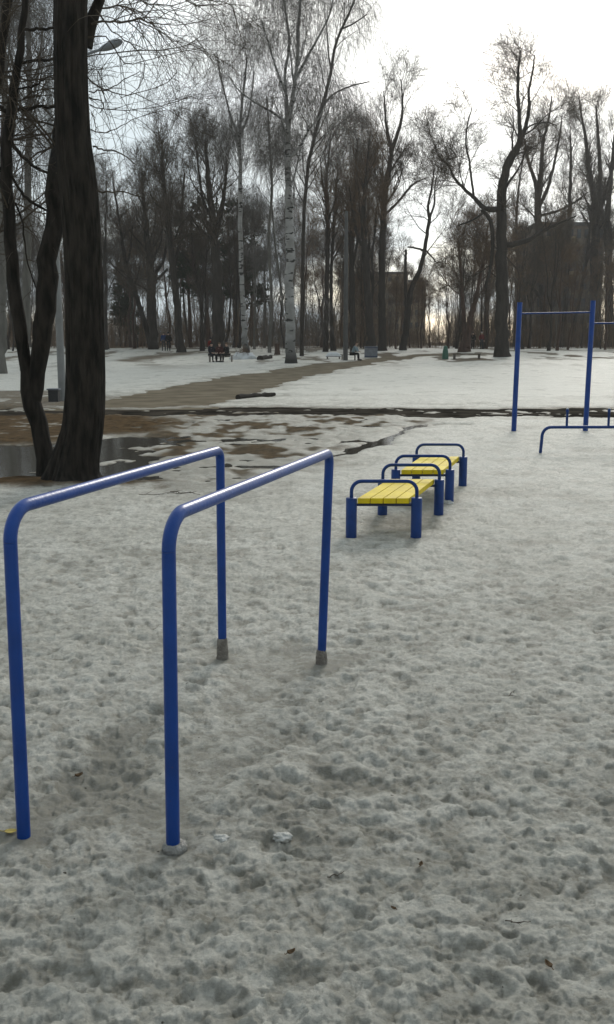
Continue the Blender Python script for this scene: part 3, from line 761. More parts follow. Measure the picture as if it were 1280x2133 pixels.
c2 = off_trunk(spawn(c1[0], c1[1], 420, (.2, .6), (30, 70), (.1, 1), 5, -.1, .12, .6, .0024, 72)); crown.append(tubes(*c2, 3))
c3 = off_trunk(spawn(*batch([stems[0], stems[1]]), 5, (1.2, 2.6), (50, 85), (.1, 1), 12, -.35, .10, .2, .005, 73)); crown.append(tubes(*c3, 5))
c4 = off_trunk(spawn(c3[0], c3[1], 70, (.5, 1.8), (30, 70), (.2, 1), 9, -.2, .12, .6, .004, 74)); crown.append(tubes(*c4, 4))
c5 = off_trunk(spawn(c4[0], c4[1], 300, (.3, .8), (30, 70), (.1, 1), 5, -.1, .12, .6, .003, 75)); crown.append(tubes(*c5, 3))
v, q = join(trunk_parts); link('trunk', mesh_np('trunk', v - base, q), M['bark'], root)
v, q = join(crown); link('crown', mesh_np('crown', v - base, q, False), M['twig'], root)

# ---- the forked tree beside it
Yf = 11.9
fork = [[(104, 990, 46), (97, 960, 36), (88, 920, 34), (76, 870, 36), (68, 825, 38), (58, 780, 24), (46, 720, 26), (36, 640, 27), (27, 560, 26), (19, 460, 24), (12, 370, 24), (14, 320, 22), (24, 240, 21), (34, 160, 17), (45, 80, 14), (54, 0, 12), (66, -150, 8)],
        [(70, 840, 30), (78, 790, 32), (84, 740, 36), (92, 670, 40), (100, 600, 42), (106, 520, 38), (112, 440, 36), (116, 370, 33), (124, 300, 30, .4), (130, 200, 26, .6), (122, 60, 20, .7), (118, -100, 12, .6)]]
stems = [stem_px(s, Yf, 30, .12, i, .25 if i == 0 else 0) for i, s in enumerate(fork)]
base = stems[0][0][0].copy(); root = empty('forked_tree', tuple(base)); tag(root, 'dark two-stemmed tree forking low down just left of the big trunk', 'tree')
side_px = [[(22, 235, 9), (8, 228, 8), (-10, 215, 7)], [(24, 240, 3), (26, 300, 8), (60, 338, 6), (82, 352, 6), (108, 366, 4)], [(22, 362, 5), (45, 400, 6), (72, 425, 6), (100, 440, 4)],
  [(34, 228, 7), (60, 226, 7), (95, 222, 6), (118, 220, 5)], [(40, 132, 6), (80, 126, 6), (118, 124, 5)], [(45, 62, 6), (80, 60, 6), (118, 58, 5)], [(8, 345, 6), (0, 352, 6), (-20, 365, 5)],
  [(30, 185, 4), (70, 180, 4), (100, 160, 3)], [(12, 400, 5), (30, 420, 4), (48, 470, 4), (56, 540, 3), (90, 640, 2)]]
side = [stem_px(s, Yf, 14, .5, i + 40) for i, s in enumerate(side_px)]
parts = []
for s in stems: parts.append(tubes(s[0][None], s[1][None], 22))
Ps, Rs = batch(side); parts.append(tubes(Ps, Rs, 8))
crown = []; st_up = batch([(stems[0][0][14:], stems[0][1][14:]), (stems[1][0][14:], stems[1][1][14:])])
c1 = off_trunk(spawn(*st_up, 26, (.8, 2.2), (45, 85), (0, 1), 10, -.1, .12, .16, .006, 81)); crown.append(tubes(*c1, 5))
c1 = (np.concatenate([c1[0], np.array([resample(a, 10) for a in Ps])]), np.concatenate([c1[1], Rs[:, :10] * .5]))
c2 = off_trunk(spawn(*c1, 130, (.4, 1.3), (30, 75), (.1, 1), 8, -.05, .14, .6, .004, 82)); crown.append(tubes(*c2, 4))
c3 = off_trunk(spawn(*c2, 450, (.2, .6), (30, 75), (.1, 1), 5, -.1, .15, .6, .0028, 83)); crown.append(tubes(*c3, 3))
v, q = join(parts); link('trunk', mesh_np('trunk', v - base, q), M['bark'], root)
v, q = join(crown); link('crown', mesh_np('crown', v - base, q, False), M['twig'], root)
# leftmost stem leaning in from the edge
edge = [(-70, 1000, 44), (-60, 900, 32), (-48, 700, 30), (-35, 500, 28), (-22, 300, 24), (-8, 180, 21), (6, 80, 19), (20, -10, 18), (44, -160, 12)]
s = stem_px(edge, 12.6, 30, .1, 9, .3)
base = s[0][0].copy(); root = empty('slender_tree', tuple(base)); tag(root, 'dark slender trunk leaning in at the upper left corner', 'tree')
v, q = tubes(s[0][None], s[1][None], 18); link('trunk', mesh_np('trunk', v - base, q), M['bark'], root)
c1 = spawn(s[0][None], s[1][None], 30, (.8, 2.4), (45, 85), (.35, 1), 10, -.1, .13, .2, .006, 91); c2 = spawn(*c1, 260, (.4, 1.3), (30, 75), (.1, 1), 8, -.1, .14, .6, .004, 92); c3 = spawn(*c2, 900, (.2, .6), (30, 75), (.1, 1), 5, -.1, .15, .6, .0028, 93)
v, q = join([tubes(*c1, 5), tubes(*c2, 4), tubes(*c3, 3)]); link('crown', mesh_np('crown', v - base, q, False), M['twig'], root)

# ---- traced trees of the park edge
def traced(name, label, stems_px, habit, tm, cm, seed, flare=.2, **kw):
    b = stems_px[0][0]; Y = kw.pop('Y', None) or G(b[0], b[1])[1]
    r_ = np.random.default_rng(seed + 100); st = []
    for i, s in enumerate(stems_px):
        off = 0 if i == 0 else r_.uniform(-.5, .5)
        pts = [(a[0], a[1], a[2], off * k) for k, a in enumerate(s)]
        st.append(stem_px(pts, Y, 46, .12, seed + i, flare if i == 0 else 0))
    # set the foot on the land
    p0 = st[0][0][0]; p0[2] = float(elev(p0[0], p0[1])) - .15
    return add_tree(name, label, st, habit, tm, cm, seed, **kw)

traced('birch_tree', 'large white birch with black bark marks, standing nearest the sandy path',
 [[(607, 757, 24), (606, 735, 21), (606, 690, 20), (604, 600, 18), (604, 500, 18), (602, 420, 14), (600, 340, 12), (601, 265, 10), (612, 190, 8), (620, 120, 7), (622, 50, 6), (630, -40, 5), (640, -150, 3)],
  [(600, 262, 8), (598, 210, 7), (594, 160, 6), (603, 90, 5), (596, 30, 4), (585, -60, 3)],
  [(602, 330, 7), (625, 305, 5), (645, 270, 4), (672, 235, 3)],
  [(601, 258, 6), (570, 235, 5), (535, 215, 4), (500, 190, 3), (478, 160, 2)],
  [(614, 170, 6), (640, 120, 5), (668, 70, 4), (690, 20, 3), (700, -60, 2)],
  [(598, 200, 5), (575, 140, 4), (560, 90, 3), (545, 40, 2)]],
 'birch', 'birch', 'twig_grey', 1, density=1.25, tr=(.25, 1))
traced('birch_tree', 'birch with a leaning upper stem behind the large birch',
 [[(629, 742, 8), (630, 650, 8), (631, 560, 7.5), (634, 450, 7), (642, 350, 7), (655, 290, 7), (672, 220, 6.5), (690, 150, 6), (697, 100, 5), (712, 60, 5), (735, 10, 4), (760, -60, 3)],
  [(690, 150, 4), (684, 100, 3), (680, 40, 2)], [(664, 240, 4), (690, 200, 3), (730, 180, 3), (770, 170, 2)], [(712, 60, 4), (735, 50, 3), (765, 30, 2)]],
 'birch', 'bark_far', 'twig_grey', 2, density=.75, tr=(.35, 1))
traced('birch_tree', 'tall thin birch right of the bench with three people, fan-shaped top',
 [[(513, 738, 15), (509, 690, 11), (505, 600, 9.5), (502, 500, 9), (501, 400, 8), (501, 330, 7), (500, 290, 6), (503, 230, 5), (510, 170, 4), (515, 120, 2.5)],
  [(500, 290, 5), (482, 245, 4), (470, 200, 3.5), (458, 150, 3), (452, 110, 2)], [(501, 285, 5), (518, 240, 4), (525, 200, 3), (530, 150, 2)], [(500, 310, 4), (485, 270, 3), (478, 235, 2)]],
 'birch', 'birch', 'twig_grey', 3, density=.75, tr=(.5, 1), scale=.95)
traced('birch_tree', 'thin pale birch between the two tallest birches',
 [[(562, 735, 7), (566, 620, 6), (560, 500, 6), (567, 400, 5), (562, 300, 4), (556, 200, 3)], [(566, 420, 4), (575, 520, 4), (586, 600, 5), (590, 660, 4)]],
 'birch', 'bark_pale', 'twig_grey', 4, density=.5, tr=(.5, 1), scale=.9)
traced('park_tree', 'big tree with a crooked limb reaching left, tallest on the right side of the park',
 [[(1047, 743, 34), (1046, 715, 28), (1047, 600, 26), (1046, 500, 22), (1045, 430, 20), (1047, 390, 19), (1056, 350, 16), (1068, 322, 15), (1084, 296, 12), (1082, 250, 7), (1079, 200, 7), (1080, 150, 5), (1085, 105, 2)],
  [(1044, 436, 12), (1022, 436, 11), (1008, 432, 10), (992, 416, 8), (972, 398, 6.5), (948, 372, 5.5), (935, 345, 4.5), (915, 325, 3), (905, 300, 2)],
  [(1084, 296, 10), (1095, 265, 8), (1103, 225, 7), (1102, 190, 5), (1110, 150, 4), (1114, 115, 2)],
  [(988, 412, 5), (982, 370, 4.5), (978, 335, 4), (971, 300, 3.5), (974, 260, 3), (984, 225, 2)],
  [(1004, 436, 8), (1022, 460, 8), (1027, 500, 8), (1024, 545, 7), (1012, 600, 6)],
  [(1045, 510, 12), (1072, 508, 11), (1100, 500, 9), (1125, 485, 7), (1155, 470, 5), (1200, 450, 3)],
  [(1010, 442, 5), (985, 458, 4), (955, 470, 3)],
  [(1088, 285, 4), (1105, 262, 3), (1140, 255, 3), (1160, 262, 2)]],
 'broad', 'bark_far', 'twig', 5, density=1.7, tr=(.40, 1), scale=.8)
traced('park_tree', 'forked tree behind the gap in the pull-up frame',
 [[(1138, 722, 20), (1136, 690, 17), (1130, 600, 15), (1124, 520, 15), (1121, 430, 14), (1122, 400, 13), (1128, 350, 9), (1132, 300, 7), (1145, 240, 4), (1150, 200, 2)],
  [(1121, 425, 9), (1116, 380, 8), (1104, 345, 6), (1096, 310, 4), (1090, 280, 2)], [(1124, 430, 8), (1142, 390, 7), (1155, 340, 5), (1165, 290, 4), (1172, 240, 2)],
  [(1128, 620, 9), (1110, 600, 6), (1100, 570, 5), (1120, 520, 4)], [(1122, 450, 6), (1160, 440, 5), (1200, 420, 4), (1225, 400, 3)]],
 'upright', 'bark_far', 'twig', 6, density=1.1, tr=(.45, 1), scale=.95)
traced('park_tree', 'two-topped tree behind the tallest post of the pull-up frame',
 [[(1237, 722, 22), (1237, 660, 18), (1239, 560, 17), (1242, 480, 18), (1240, 420, 14), (1228, 360, 10), (1222, 300, 7), (1212, 240, 4), (1206, 200, 2)],
  [(1243, 470, 13), (1250, 410, 11), (1250, 340, 8), (1246, 280, 6), (1242, 220, 3)], [(1250, 440, 9), (1268, 380, 7), (1285, 320, 5), (1300, 250, 3)]],
 'upright', 'bark_far', 'twig', 7, density=1.15, tr=(.4, 1), scale=.95)
traced('park_tree', 'slim dark tree leaning right, right of the grey rubbish container',
 [[(840, 730, 15), (848, 670, 13), (852, 630, 12), (862, 590, 10), (877, 555, 9), (885, 520, 8), (891, 480, 7), (895, 455, 7), (892, 430, 5), (900, 390, 4), (905, 350, 3)],
  [(895, 455, 5), (905, 425, 4), (907, 385, 3), (915, 345, 2)], [(883, 522, 5), (872, 518, 4), (850, 514, 3)], [(886, 520, 4), (900, 535, 3), (912, 550, 2)], [(848, 700, 9), (846, 620, 7), (845, 560, 6), (846, 520, 5)]],
 'broad', 'bark_far', 'twig', 8, density=.55, tr=(.4, 1), scale=.72)
traced('park_tree', 'tall straight dark tree right behind the grey rubbish container',
 [[(797, 731, 20), (797, 700, 16), (796, 600, 14), (798, 480, 13), (803, 400, 13), (812, 345, 10), (815, 310, 8), (806, 270, 6), (803, 230, 4), (800, 190, 2)],
  [(815, 318, 8), (828, 280, 7), (838, 240, 5), (838, 200, 3), (836, 165, 2)], [(800, 450, 6), (830, 420, 5), (860, 385, 4), (890, 370, 2)]],
 'upright', 'bark_far', 'twig', 9, density=1.0, tr=(.42, 1), scale=.9)
traced('park_tree', 'dark tree trunk rising out behind the grey rubbish container',
 [[(777, 735, 17), (770, 660, 15), (764, 590, 13), (760, 520, 12), (758, 450, 10), (760, 400, 8), (766, 340, 5), (770, 290, 3)], [(760, 520, 7), (745, 490, 6), (735, 440, 5), (728, 390, 3)], [(762, 560, 5), (780, 500, 4), (785, 430, 3)]],
 'upright', 'bark_far', 'twig_brown', 10, density=.9, tr=(.4, 1), scale=.8)
traced('park_tree', 'dark trunk just right of the pale lamp post by the path',
 [[(737, 733, 13), (735, 660, 12), (733, 580, 11), (733, 500, 10), (738, 420, 9), (742, 350, 6), (745, 290, 3)], [(734, 560, 6), (745, 500, 5), (750, 430, 4)]],
 'upright', 'bark_far', 'twig_brown', 12, density=.9, tr=(.4, 1), scale=.85)
traced('park_tree', 'dark tree just left of the pale lamp post by the path',
 [[(678, 733, 11), (680, 650, 10), (682, 560, 9), (683, 460, 9), (680, 380, 7), (686, 320, 4), (690, 270, 2)], [(683, 430, 5), (672, 380, 4), (668, 330, 2)]],
 'upright', 'bark_far', 'twig_brown', 13, density=.8, tr=(.45, 1), scale=.85)
traced('park_tree', 'narrow dark tree next to the snow-covered bench',
 [[(695, 731, 12), (692, 690, 8), (690, 600, 7), (694, 500, 6), (700, 420, 5), (704, 340, 3)]],
 'slim', 'bark_far', 'twig', 14, density=.9, tr=(.4, 1))
traced('park_tree', 'very thick dark trunk right behind the three people on the bench',
 [[(455, 733, 30), (455, 700, 25), (453, 620, 22), (450, 540, 20), (444, 470, 16), (436, 400, 12), (432, 340, 8), (428, 290, 4)], [(448, 500, 10), (462, 440, 8), (470, 380, 6), (474, 320, 3)], [(444, 460, 8), (425, 420, 6), (415, 360, 4), (408, 300, 2)]],
 'upright', 'bark_far', 'twig', 15, density=1.1, tr=(.4, 1), scale=.9)
traced('park_tree', 'dark thin forked tree left of the bench with three people',
 [[(422, 731, 10), (421, 680, 8), (419, 620, 7), (410, 580, 6), (402, 520, 5), (398, 450, 4)], [(419, 620, 5), (427, 570, 4), (432, 520, 3)]],
 'slim', 'bark_far', 'twig', 16, density=.9, tr=(.3, 1))
traced('park_tree', 'dark leaning trunk between the forked thin tree and the blue walker',
 [[(378, 734, 20), (374, 700, 15), (368, 620, 14), (360, 550, 13), (352, 480, 12), (345, 420, 9), (340, 350, 6), (338, 290, 3)], [(362, 560, 7), (375, 500, 6), (380, 430, 5), (385, 360, 3)], [(350, 560, 6), (335, 575, 5), (325, 585, 4)]],
 'upright', 'bark_far', 'twig', 17, density=1.1, tr=(.4, 1), scale=.9)
traced('park_tree', 'thick dark trunk left of the blue walker',
 [[(320, 728, 20), (319, 690, 17), (317, 640, 17), (315, 580, 18), (312, 540, 14), (306, 480, 10), (300, 420, 7), (296, 360, 4)], [(318, 585, 9), (330, 560, 7), (342, 540, 6), (350, 480, 4), (352, 400, 3)], [(312, 610, 5), (298, 598, 4), (280, 590, 3)]],
 'upright', 'bark_far', 'twig', 18, density=1.1, tr=(.35, 1), scale=.85)
traced('park_tree', 'dark tree leaning left with its foot beside the thick dark trunk',
 [[(316, 727, 12), (304, 680, 11), (286, 620, 10), (268, 570, 9), (262, 550, 8), (255, 500, 6), (246, 440, 4), (236, 380, 3)], [(264, 556, 5), (272, 520, 4), (276, 470, 3)]],
 'broad', 'bark_far', 'twig', 19, density=.7, tr=(.35, 1), scale=.72)
traced('park_tree', 'stout leaning trunk behind the low rail bench',
 [[(968, 733, 26), (974, 700, 17), (982, 660, 12), (992, 620, 9), (1002, 570, 7), (1012, 520, 5), (1016, 470, 3)], [(968, 700, 10), (965, 640, 8), (960, 560, 6), (955, 500, 4)]],
 'broad', 'bark_red', 'twig_brown', 20, density=.8, tr=(.35, 1), scale=.72)
traced('park_tree', 'slim tree between the two posts of the pull-up frame, left of its right post',
 [[(1177, 722, 12), (1178, 640, 11), (1182, 560, 10), (1186, 480, 9), (1188, 400, 7), (1190, 330, 5), (1188, 270, 2)]],
 'upright', 'bark_far', 'twig', 21, density=.8, tr=(.4, 1), scale=.8)
traced('park_tree', 'leaning slim tree close to the right post of the pull-up frame',
 [[(1192, 722, 9), (1200, 660, 8), (1212, 600, 7), (1222, 540, 6), (1230, 470, 5), (1236, 400, 3)]],
 'slim', 'bark_far', 'twig', 22, density=.9, tr=(.4, 1))
traced('park_tree', 'dark tree at the right edge under the lower crossbar',
 [[(1272, 722, 22), (1270, 640, 18), (1268, 540, 16), (1266, 450, 12), (1274, 360, 8), (1280, 280, 4)], [(1268, 500, 8), (1255, 440, 6), (1262, 370, 4)]],
 'upright', 'bark_far', 'twig', 23, density=1.0, tr=(.4, 1), scale=.9)
traced('park_tree', 'dark twin trunk between the crooked tree and the forked tree',
 [[(1094, 722, 13), (1092, 650, 10), (1090, 590, 9), (1082, 560, 7), (1076, 480, 6), (1080, 400, 4), (1090, 330, 3)], [(1091, 600, 7), (1108, 570, 5), (1118, 530, 4)]],
 'upright', 'bark_far', 'twig_brown', 24, density=.8, tr=(.4, 1), scale=.72)
traced('pale_birch_tree', 'pale birch seen between the leaning stem and the big dark trunk',
 [[(52, 748, 20), (56, 600, 17), (58, 450, 15), (60, 300, 13), (62, 180, 11), (60, 60, 9), (58, -80, 5)], [(60, 250, 6), (80, 150, 5), (90, 50, 4)], [(60, 300, 6), (40, 200, 5), (20, 100, 4)]],
 'birch', 'bark_pale', 'twig_grey', 25, density=.6, tr=(.3, 1), Y=52)
traced('pale_birch_tree', 'pale birch at the left edge behind the dark stems',
 [[(2, 755, 24), (4, 600, 20), (2, 450, 17), (8, 300, 14), (10, 150, 11), (4, 0, 7)], [(6, 330, 7), (25, 220, 5), (35, 120, 4)]],
 'birch', 'bark_pale', 'twig_grey', 26, density=.55, tr=(.3, 1), Y=48)

# ---- pines: dark needle tufts on bare trunks
def pine(label, base_px, top_py, crown_py, half_px, seed, wpx=11):
    g = G(*base_px); Y = g[1]; r_ = np.random.default_rng(seed)
    ty = P(base_px[0], top_py, Y)[2]; cy = P(base_px[0], crown_py, Y)[2]; hw = half_px / F * Y
    zb = float(elev(g[0], Y)) - .2; n = 20
    s = np.column_stack([g[0] + np.cumsum(r_.normal(size=n)) * .03, np.full(n, Y), np.linspace(zb, ty - .2, n)]); R = np.linspace(wpx / 2 / F * Y, .04, n)
    root = empty('pine_tree', (g[0], Y, zb)); tag(root, label, 'pine tree'); base = np.array([g[0], Y, zb])
    lim = spawn(s[None], R[None], 60, (hw * .5, hw * 1.15), (55, 88), ((cy - zb) / (ty - zb), 1), 7, .12, .10, .4, .02, seed, 1.0, .6)
    tw = spawn(*lim, 600, (.5, 1.6), (25, 60), (.2, 1), 5, .2, .15, .5, .01, seed + 1)
    v, q = join([tubes(s[None], R[None], 10), tubes(*lim, 4)]); link('trunk', mesh_np('trunk', v - base, q), M['bark_red'], root)
    # needle tufts as short spikes
    tuft = spawn(*tw, 15000, (.16, .38), (10, 75), (.15, 1), 2, .2, .1, .9, .040, seed + 2)
    v, q = join([tubes(*tw, 3), tubes(*tuft, 3)]); link('crown', mesh_np('crown', v - base, q, False), M['needle'], root)
pine('dark evergreen pine behind the bench with three people', (436, 724), 415, 620, 62, 301)
pine('dark evergreen pine just right of the tall thin birch', (527, 722), 440, 650, 42, 302, 8)
pine('dark evergreen pine left of the very thick trunk', (398, 724), 450, 625, 48, 303, 9)
pine('dark evergreen pine directly behind the tall thin birch', (492, 724), 420, 625, 52, 304, 10)
pine('small dark evergreen pine deep in the trees left of the blue walker', (262, 722), 560, 700, 34, 305, 7)

# ---- wood behind: copies of a few grown trees
def proto(name, habit, H, r0, tm, cm, seed, density, scale, nst=1):
    r_ = np.random.default_rng(seed); st = []; n = 16
    wob = np.cumsum(r_.normal(size=(n, 2)) * .12, axis=0); wob -= wob[0]
    z = np.linspace(0, H, n); main = np.column_stack([wob[:, 0], wob[:, 1], z]); R = r0 * (1 - .9 * (z / H) ** .9) * (1 + .5 * np.exp(-z / .4)); st.append((main, R))
    for k in range(nst - 1):
        i = r_.integers(5, 8); a = r_.uniform(0, 6.28); m = n - i; t = np.linspace(0, 1, m)
        b_ = main[i:] * 1.0; off = (t ** .7)[:, None] * np.array([math.cos(a), math.sin(a)]) * r_.uniform(1.2, 2.6); b_[:, :2] += off; b_[:, 2] -= t * H * .06
        st.append((b_, R[i:] * .75))
    root = empty(name, (0, -60, -60)); (tv, tq), (cv, cq) = grow(st, habit, seed, density * .5, scale, 8)
    link('trunk', mesh_np('trunk', tv, tq), M[tm], root); link('crown', mesh_np('crown', cv, cq, False), M[cm], root); return root

def dup(src, loc, rz, sc):
    r = src.copy(); COL.objects.link(r); r.location = loc; r.rotation_euler = (0, 0, rz); r.scale = (sc, sc, sc)
    for ch in src.children:
        c = ch.copy(); COL.objects.link(c); c.parent = r
    return r

KINDS = {
 'dark': ([proto('woodland_tree', 'upright', 19, .22, 'bark_far', 'twig', 401, .95, .8, 3), proto('woodland_tree', 'upright', 17, .18, 'bark_far', 'twig', 402, .85, .75, 2)], 'dark bare tree standing in the wood at the back of the park', 'dark bare trees of the wood'),
 'brown': ([proto('brown_tree', 'broad', 15, .17, 'bark_red', 'twig_brown', 403, .95, .6, 2), proto('brown_tree', 'upright', 14, .14, 'bark_red', 'twig_brown', 404, .9, .6, 2)], 'brownish bare tree standing in the wood at the back of the park', 'brownish bare trees of the wood'),
 'slim': ([proto('slim_tree', 'slim', 15, .10, 'bark_far', 'twig', 405, 1.2, 1.0), proto('slim_tree', 'slim', 12, .08, 'bark_far', 'twig_grey', 406, 1.2, 1.0)], 'slim young bare tree standing in the wood at the back of the park', 'slim young trees of the wood'),
 'pale': ([proto('pale_birch', 'birch', 18, .14, 'bark_pale', 'twig_grey', 407, .6, .7)], 'thin pale birch standing in the wood at the back of the park', 'thin pale birches of the wood'),
}
r_ = np.random.default_rng(77); used = set()
WOOD = []
def wood(kind, px, d, sc):
    protos, label, grp = KINDS[kind]; i = int(r_.integers(len(protos))); src = protos[i]
    x = (px - 640) / 2000 * d; loc = (x, d, float(elev(x, d)) - .1)
    if (kind, i) not in used:
        used.add((kind, i)); o = src; o.location = loc; o.rotation_euler = (0, 0, r_.uniform(0, 6.28)); o.scale = (sc, sc, sc)
    else: o = dup(src, loc, r_.uniform(0, 6.28), sc)
    tag(o, label, 'tree', grp); WOOD.append((kind, px, o))
spec = []
for px in np.arange(-90, 1380, 17):
    px = px + r_.uniform(-9, 9)
    mid = 800 < px < 935
    for lay in range(3):
        d = (r_.uniform(86, 104), r_.uniform(104, 128), r_.uniform(128, 170))[lay]
        if lay == 0 and r_.random() < .45: continue
        if mid and lay != 2 : 
            if r_.random() < .75: continue
        kind = r_.choice(['dark', 'brown', 'slim', 'pale'], p=[.36, .22, .3, .12] if px < 640 else ([.26, .36, .3, .08] if px < 900 else [.30, .42, .25, .03]))
        sc = r_.uniform(.62, 1.0) * (1.0 if d < 110 else 1.15)
        if 520 < px < 720 and kind == 'dark': kind = 'pale'
        if mid: sc *= .55
        if px > 930: sc *= .86
        wood(kind, px + r_.uniform(-8, 8), d, sc)

for px in np.arange(735, 900, 13): wood(r_.choice(['brown', 'slim', 'brown']), px + r_.uniform(-5, 5), r_.uniform(95, 125), r_.uniform(.42, .62))
MARKS = [(-999, 'left picture edge'), (30, 'left picture edge'), (175, 'big furrowed trunk'), (348, 'blue walker'), (452, 'three seated people'), (511, 'tall thin birch'), (606, 'large white birch'),
         (720, 'pale lamp post'), (773, 'grey container'), (848, 'leaning slim tree'), (928, 'green litter bin'), (1046, 'crooked-limbed tree'), (1138, 'forked tree'), (1225, 'tall frame post'), (1290, 'right picture edge'), (9999, 'right picture edge')]
ORD = ['first', 'second', 'third', 'fourth', 'fifth', 'sixth', 'seventh', 'eighth', 'ninth', 'tenth', 'eleventh', 'twelfth', 'thirteenth', 'fourteenth', 'fifteenth']
KW = {'dark': 'dark wood tree', 'brown': 'brownish wood tree', 'slim': 'slim young tree', 'pale': 'thin pale birch'}
cnt = {}
for kind, px, o in sorted(WOOD, key=lambda a: a[1]):
    i = max(k for k in range(len(MARKS)) if MARKS[k][0] <= px); k = cnt[(kind, i)] = cnt.get((kind, i), 0) + 1
    a_, b_ = MARKS[i][1], MARKS[i + 1][1]
    o['label'] = (f'{ORD[min(k, 15) - 1]} {KW[kind]} from the left at the very {a_}' if a_ == b_ else f'{ORD[min(k, 15) - 1]} {KW[kind]} from the left between {a_} and {b_}')

# undergrowth: a thicket nobody could count
def thicket(name, label, n, d0, d1, h0, h1, mt, seed, gap=None, x0=-560, x1=1840, thick=1.0):
    r_ = np.random.default_rng(seed); d = r_.uniform(d0, d1, n); px = r_.uniform(x0, x1, n)
    if gap: 
        k = ~((px > gap[0]) & (px < gap[1]) & (r_.random(n) < gap[2])); d, px = d[k], px[k]; n = len(d)
    x = (px - 640) / 2000 * d; z = elev(x, d); clump = (.62 + .38 * pn(x, d * .5, 6, 9)) * (1 - .5 * ((px > 815) & (px < 925)))
    h = r_.uniform(h0, h1, n) * clump; K = 6; t = np.linspace(0, 1, K)
    az = r_.uniform(0, 6.28, n); lean = r_.uniform(.05, .35, n) * h
    Pn = np.stack([x[:, None] + lean[:, None] * t ** 1.5 * np.cos(az)[:, None], d[:, None] + lean[:, None] * t ** 1.5 * np.sin(az)[:, None], z[:, None] - .1 + h[:, None] * t], -1)
    Pn[:, 1:] += r_.normal(size=(n, K - 1, 3)) * .05
    R = (r_.uniform(.012, .035, n) * thick * h / h1)[:, None] * (1 - .75 * t)[None] + .006
    c = spawn(Pn, R, n * 5, (.4, 1.5), (25, 65), (.15, 1), 4, .3, .15, .6, .008, seed + 1)
    c2 = spawn(*c, n * 10, (.2, .8), (25, 65), (.15, 1), 3, .2, .15, .6, .006, seed + 2)
    v, q = join([tubes(Pn, R, 3), tubes(*c, 3), tubes(*c2, 3)]); o = link(name, mesh_np(name, v, q, False), M[mt]); tag(o, label, 'undergrowth', kind='stuff')
thicket('undergrowth', 'brown bare thicket filling the wood between the trunks', 5000, 98, 150, 2.5, 8.0, 'twig_brown', 501)
thicket('brushwood', 'dark bare brushwood along the far edge of the snow', 5000, 108, 165, 3, 11, 'twig', 503)
thicket('far_woodland', 'grey mass of bare woodland beyond the park', 6000, 165, 235, 8, 17, 'twig_brown', 505, thick=2.6)

# ------------------------------------------------------------------ buildings behind the wood
def building(name, label, px0, px1, top_py, d, depth, wallm, floors, cols):
    x0, x1 = (px0 - 640) / 2000 * d, (px1 - 640) / 2000 * d; H = P(px0, top_py, d)[2] - 1.0
    root = empty(name, (x0, d, 1.0)); tag(root, label, 'building'); Wd = x1 - x0
    fh = H / floors; cw = Wd / cols
    bm = bmesh.new(); box(bm, 0, Wd, 0, depth, -1, H); link('wall', bm_mesh(bm, 'wall'), M[wallm], root)
    bm = bmesh.new(); box(bm, -.3, Wd + .3, -.3, depth + .3, H + .003, H + .5); link('roof', bm_mesh(bm, 'roof'), M['roof'], root)
    pane = None
    for f in range(floors):
        for c in range(cols):
            if pane is None:
                bm = bmesh.new(); box(bm, -cw * .26, cw * .26, -.06, .0, 0, fh * .5); pane = bm_mesh(bm, 'window'); pane.materials.append(M['glass'])
            o = link('window', pane, None, root); o.location = (cw * (c + .5), -.003, fh * (f + .3))
            if c % 3 == 1 and f > 0:
                bm = bmesh.new(); box(bm, -cw * .42, cw * .42, -.9, -.07, -fh * .28, fh * .06)
                b_ = link('balcony', bm_mesh(bm, 'balcony'), M['brick2'], root); b_.location = (cw * (c + .5), 0, fh * (f + .3))
    return root
building('apartment_building', 'ochre apartment block far behind the trees in the middle', 712, 742, 583, 215, 14, 'brick2', 5, 2)
building('apartment_building', 'tall ochre middle wing of the apartment block with the highest roof there', 743, 845, 571, 214, 16, 'brick2', 6, 7)
building('apartment_building', 'lower right wing of the ochre apartment block beside the leaning slim tree', 846, 882, 588, 216, 14, 'brick2', 5, 3)
building('apartment_building', 'wide dark brown apartment block behind the pull-up frame', 1104, 1240, 470, 150, 15, 'brick', 7, 9)

# ------------------------------------------------------------------ lamp posts
def lamp_post(label, base_px, top_py, head_px, wpx, Y=None, m='concrete'):
    g = G(*base_px) if Y is None else P(base_px[0], base_px[1], Y); Y = g[1]; top = P(base_px[0], top_py, Y); H = top[2] - g[2]
    root = empty('lamp_post', tuple(g)); tag(root, label, 'street lamp')
    r = wpx / 2 / F * Y
    link('pole', lathe('pole', [(r * 1.25, -.3), (r * 1.15, H * .3), (r * .8, H), (r * .3, H + .02)], 14), M[m], root)
    if head_px:
        h = P(*head_px[0], Y) - g; e = P(*head_px[1], Y) - g
        link('arm', tube_mesh('arm', resample(np.array([[0, 0, H - .4], [.12, 0, H + .35 * (h[2] - H)], [h[0] * .6, 0, H + .75 * (h[2] - H)], [h[0], 0, h[2]]]), 12), .035, 10), M['lamp_metal'], root)
        u = (e - h) / np.linalg.norm(e - h); nn = 9; t = np.linspace(0, 1, nn); prof = np.array([.05, .085, .11, .125, .13, .13, .12, .10, .04])
        pts = h + (e - h) * t[:, None]; me = tube_mesh('lamp_housing', pts, prof, 14)
        for vtx in me.vertices:
            # flatten the housing a little
            c0 = h + u * np.dot(np.array(vtx.co) - h, u); vtx.co = Vector(c0) + (vtx.co - Vector(c0)) * .8
        hd = link('lamp_head', me, M['lamp_metal'], root)
    return root
lamp_post('concrete lamp post with a slanting lamp head behind the big dark tree', (131, 836), 165, ((208, 104), (256, 85)), 13)
p2 = lamp_post('pale concrete lamp post beside the path, right of the snow-covered bench', (720, 751), 440, None, 8, m='concrete_dark')
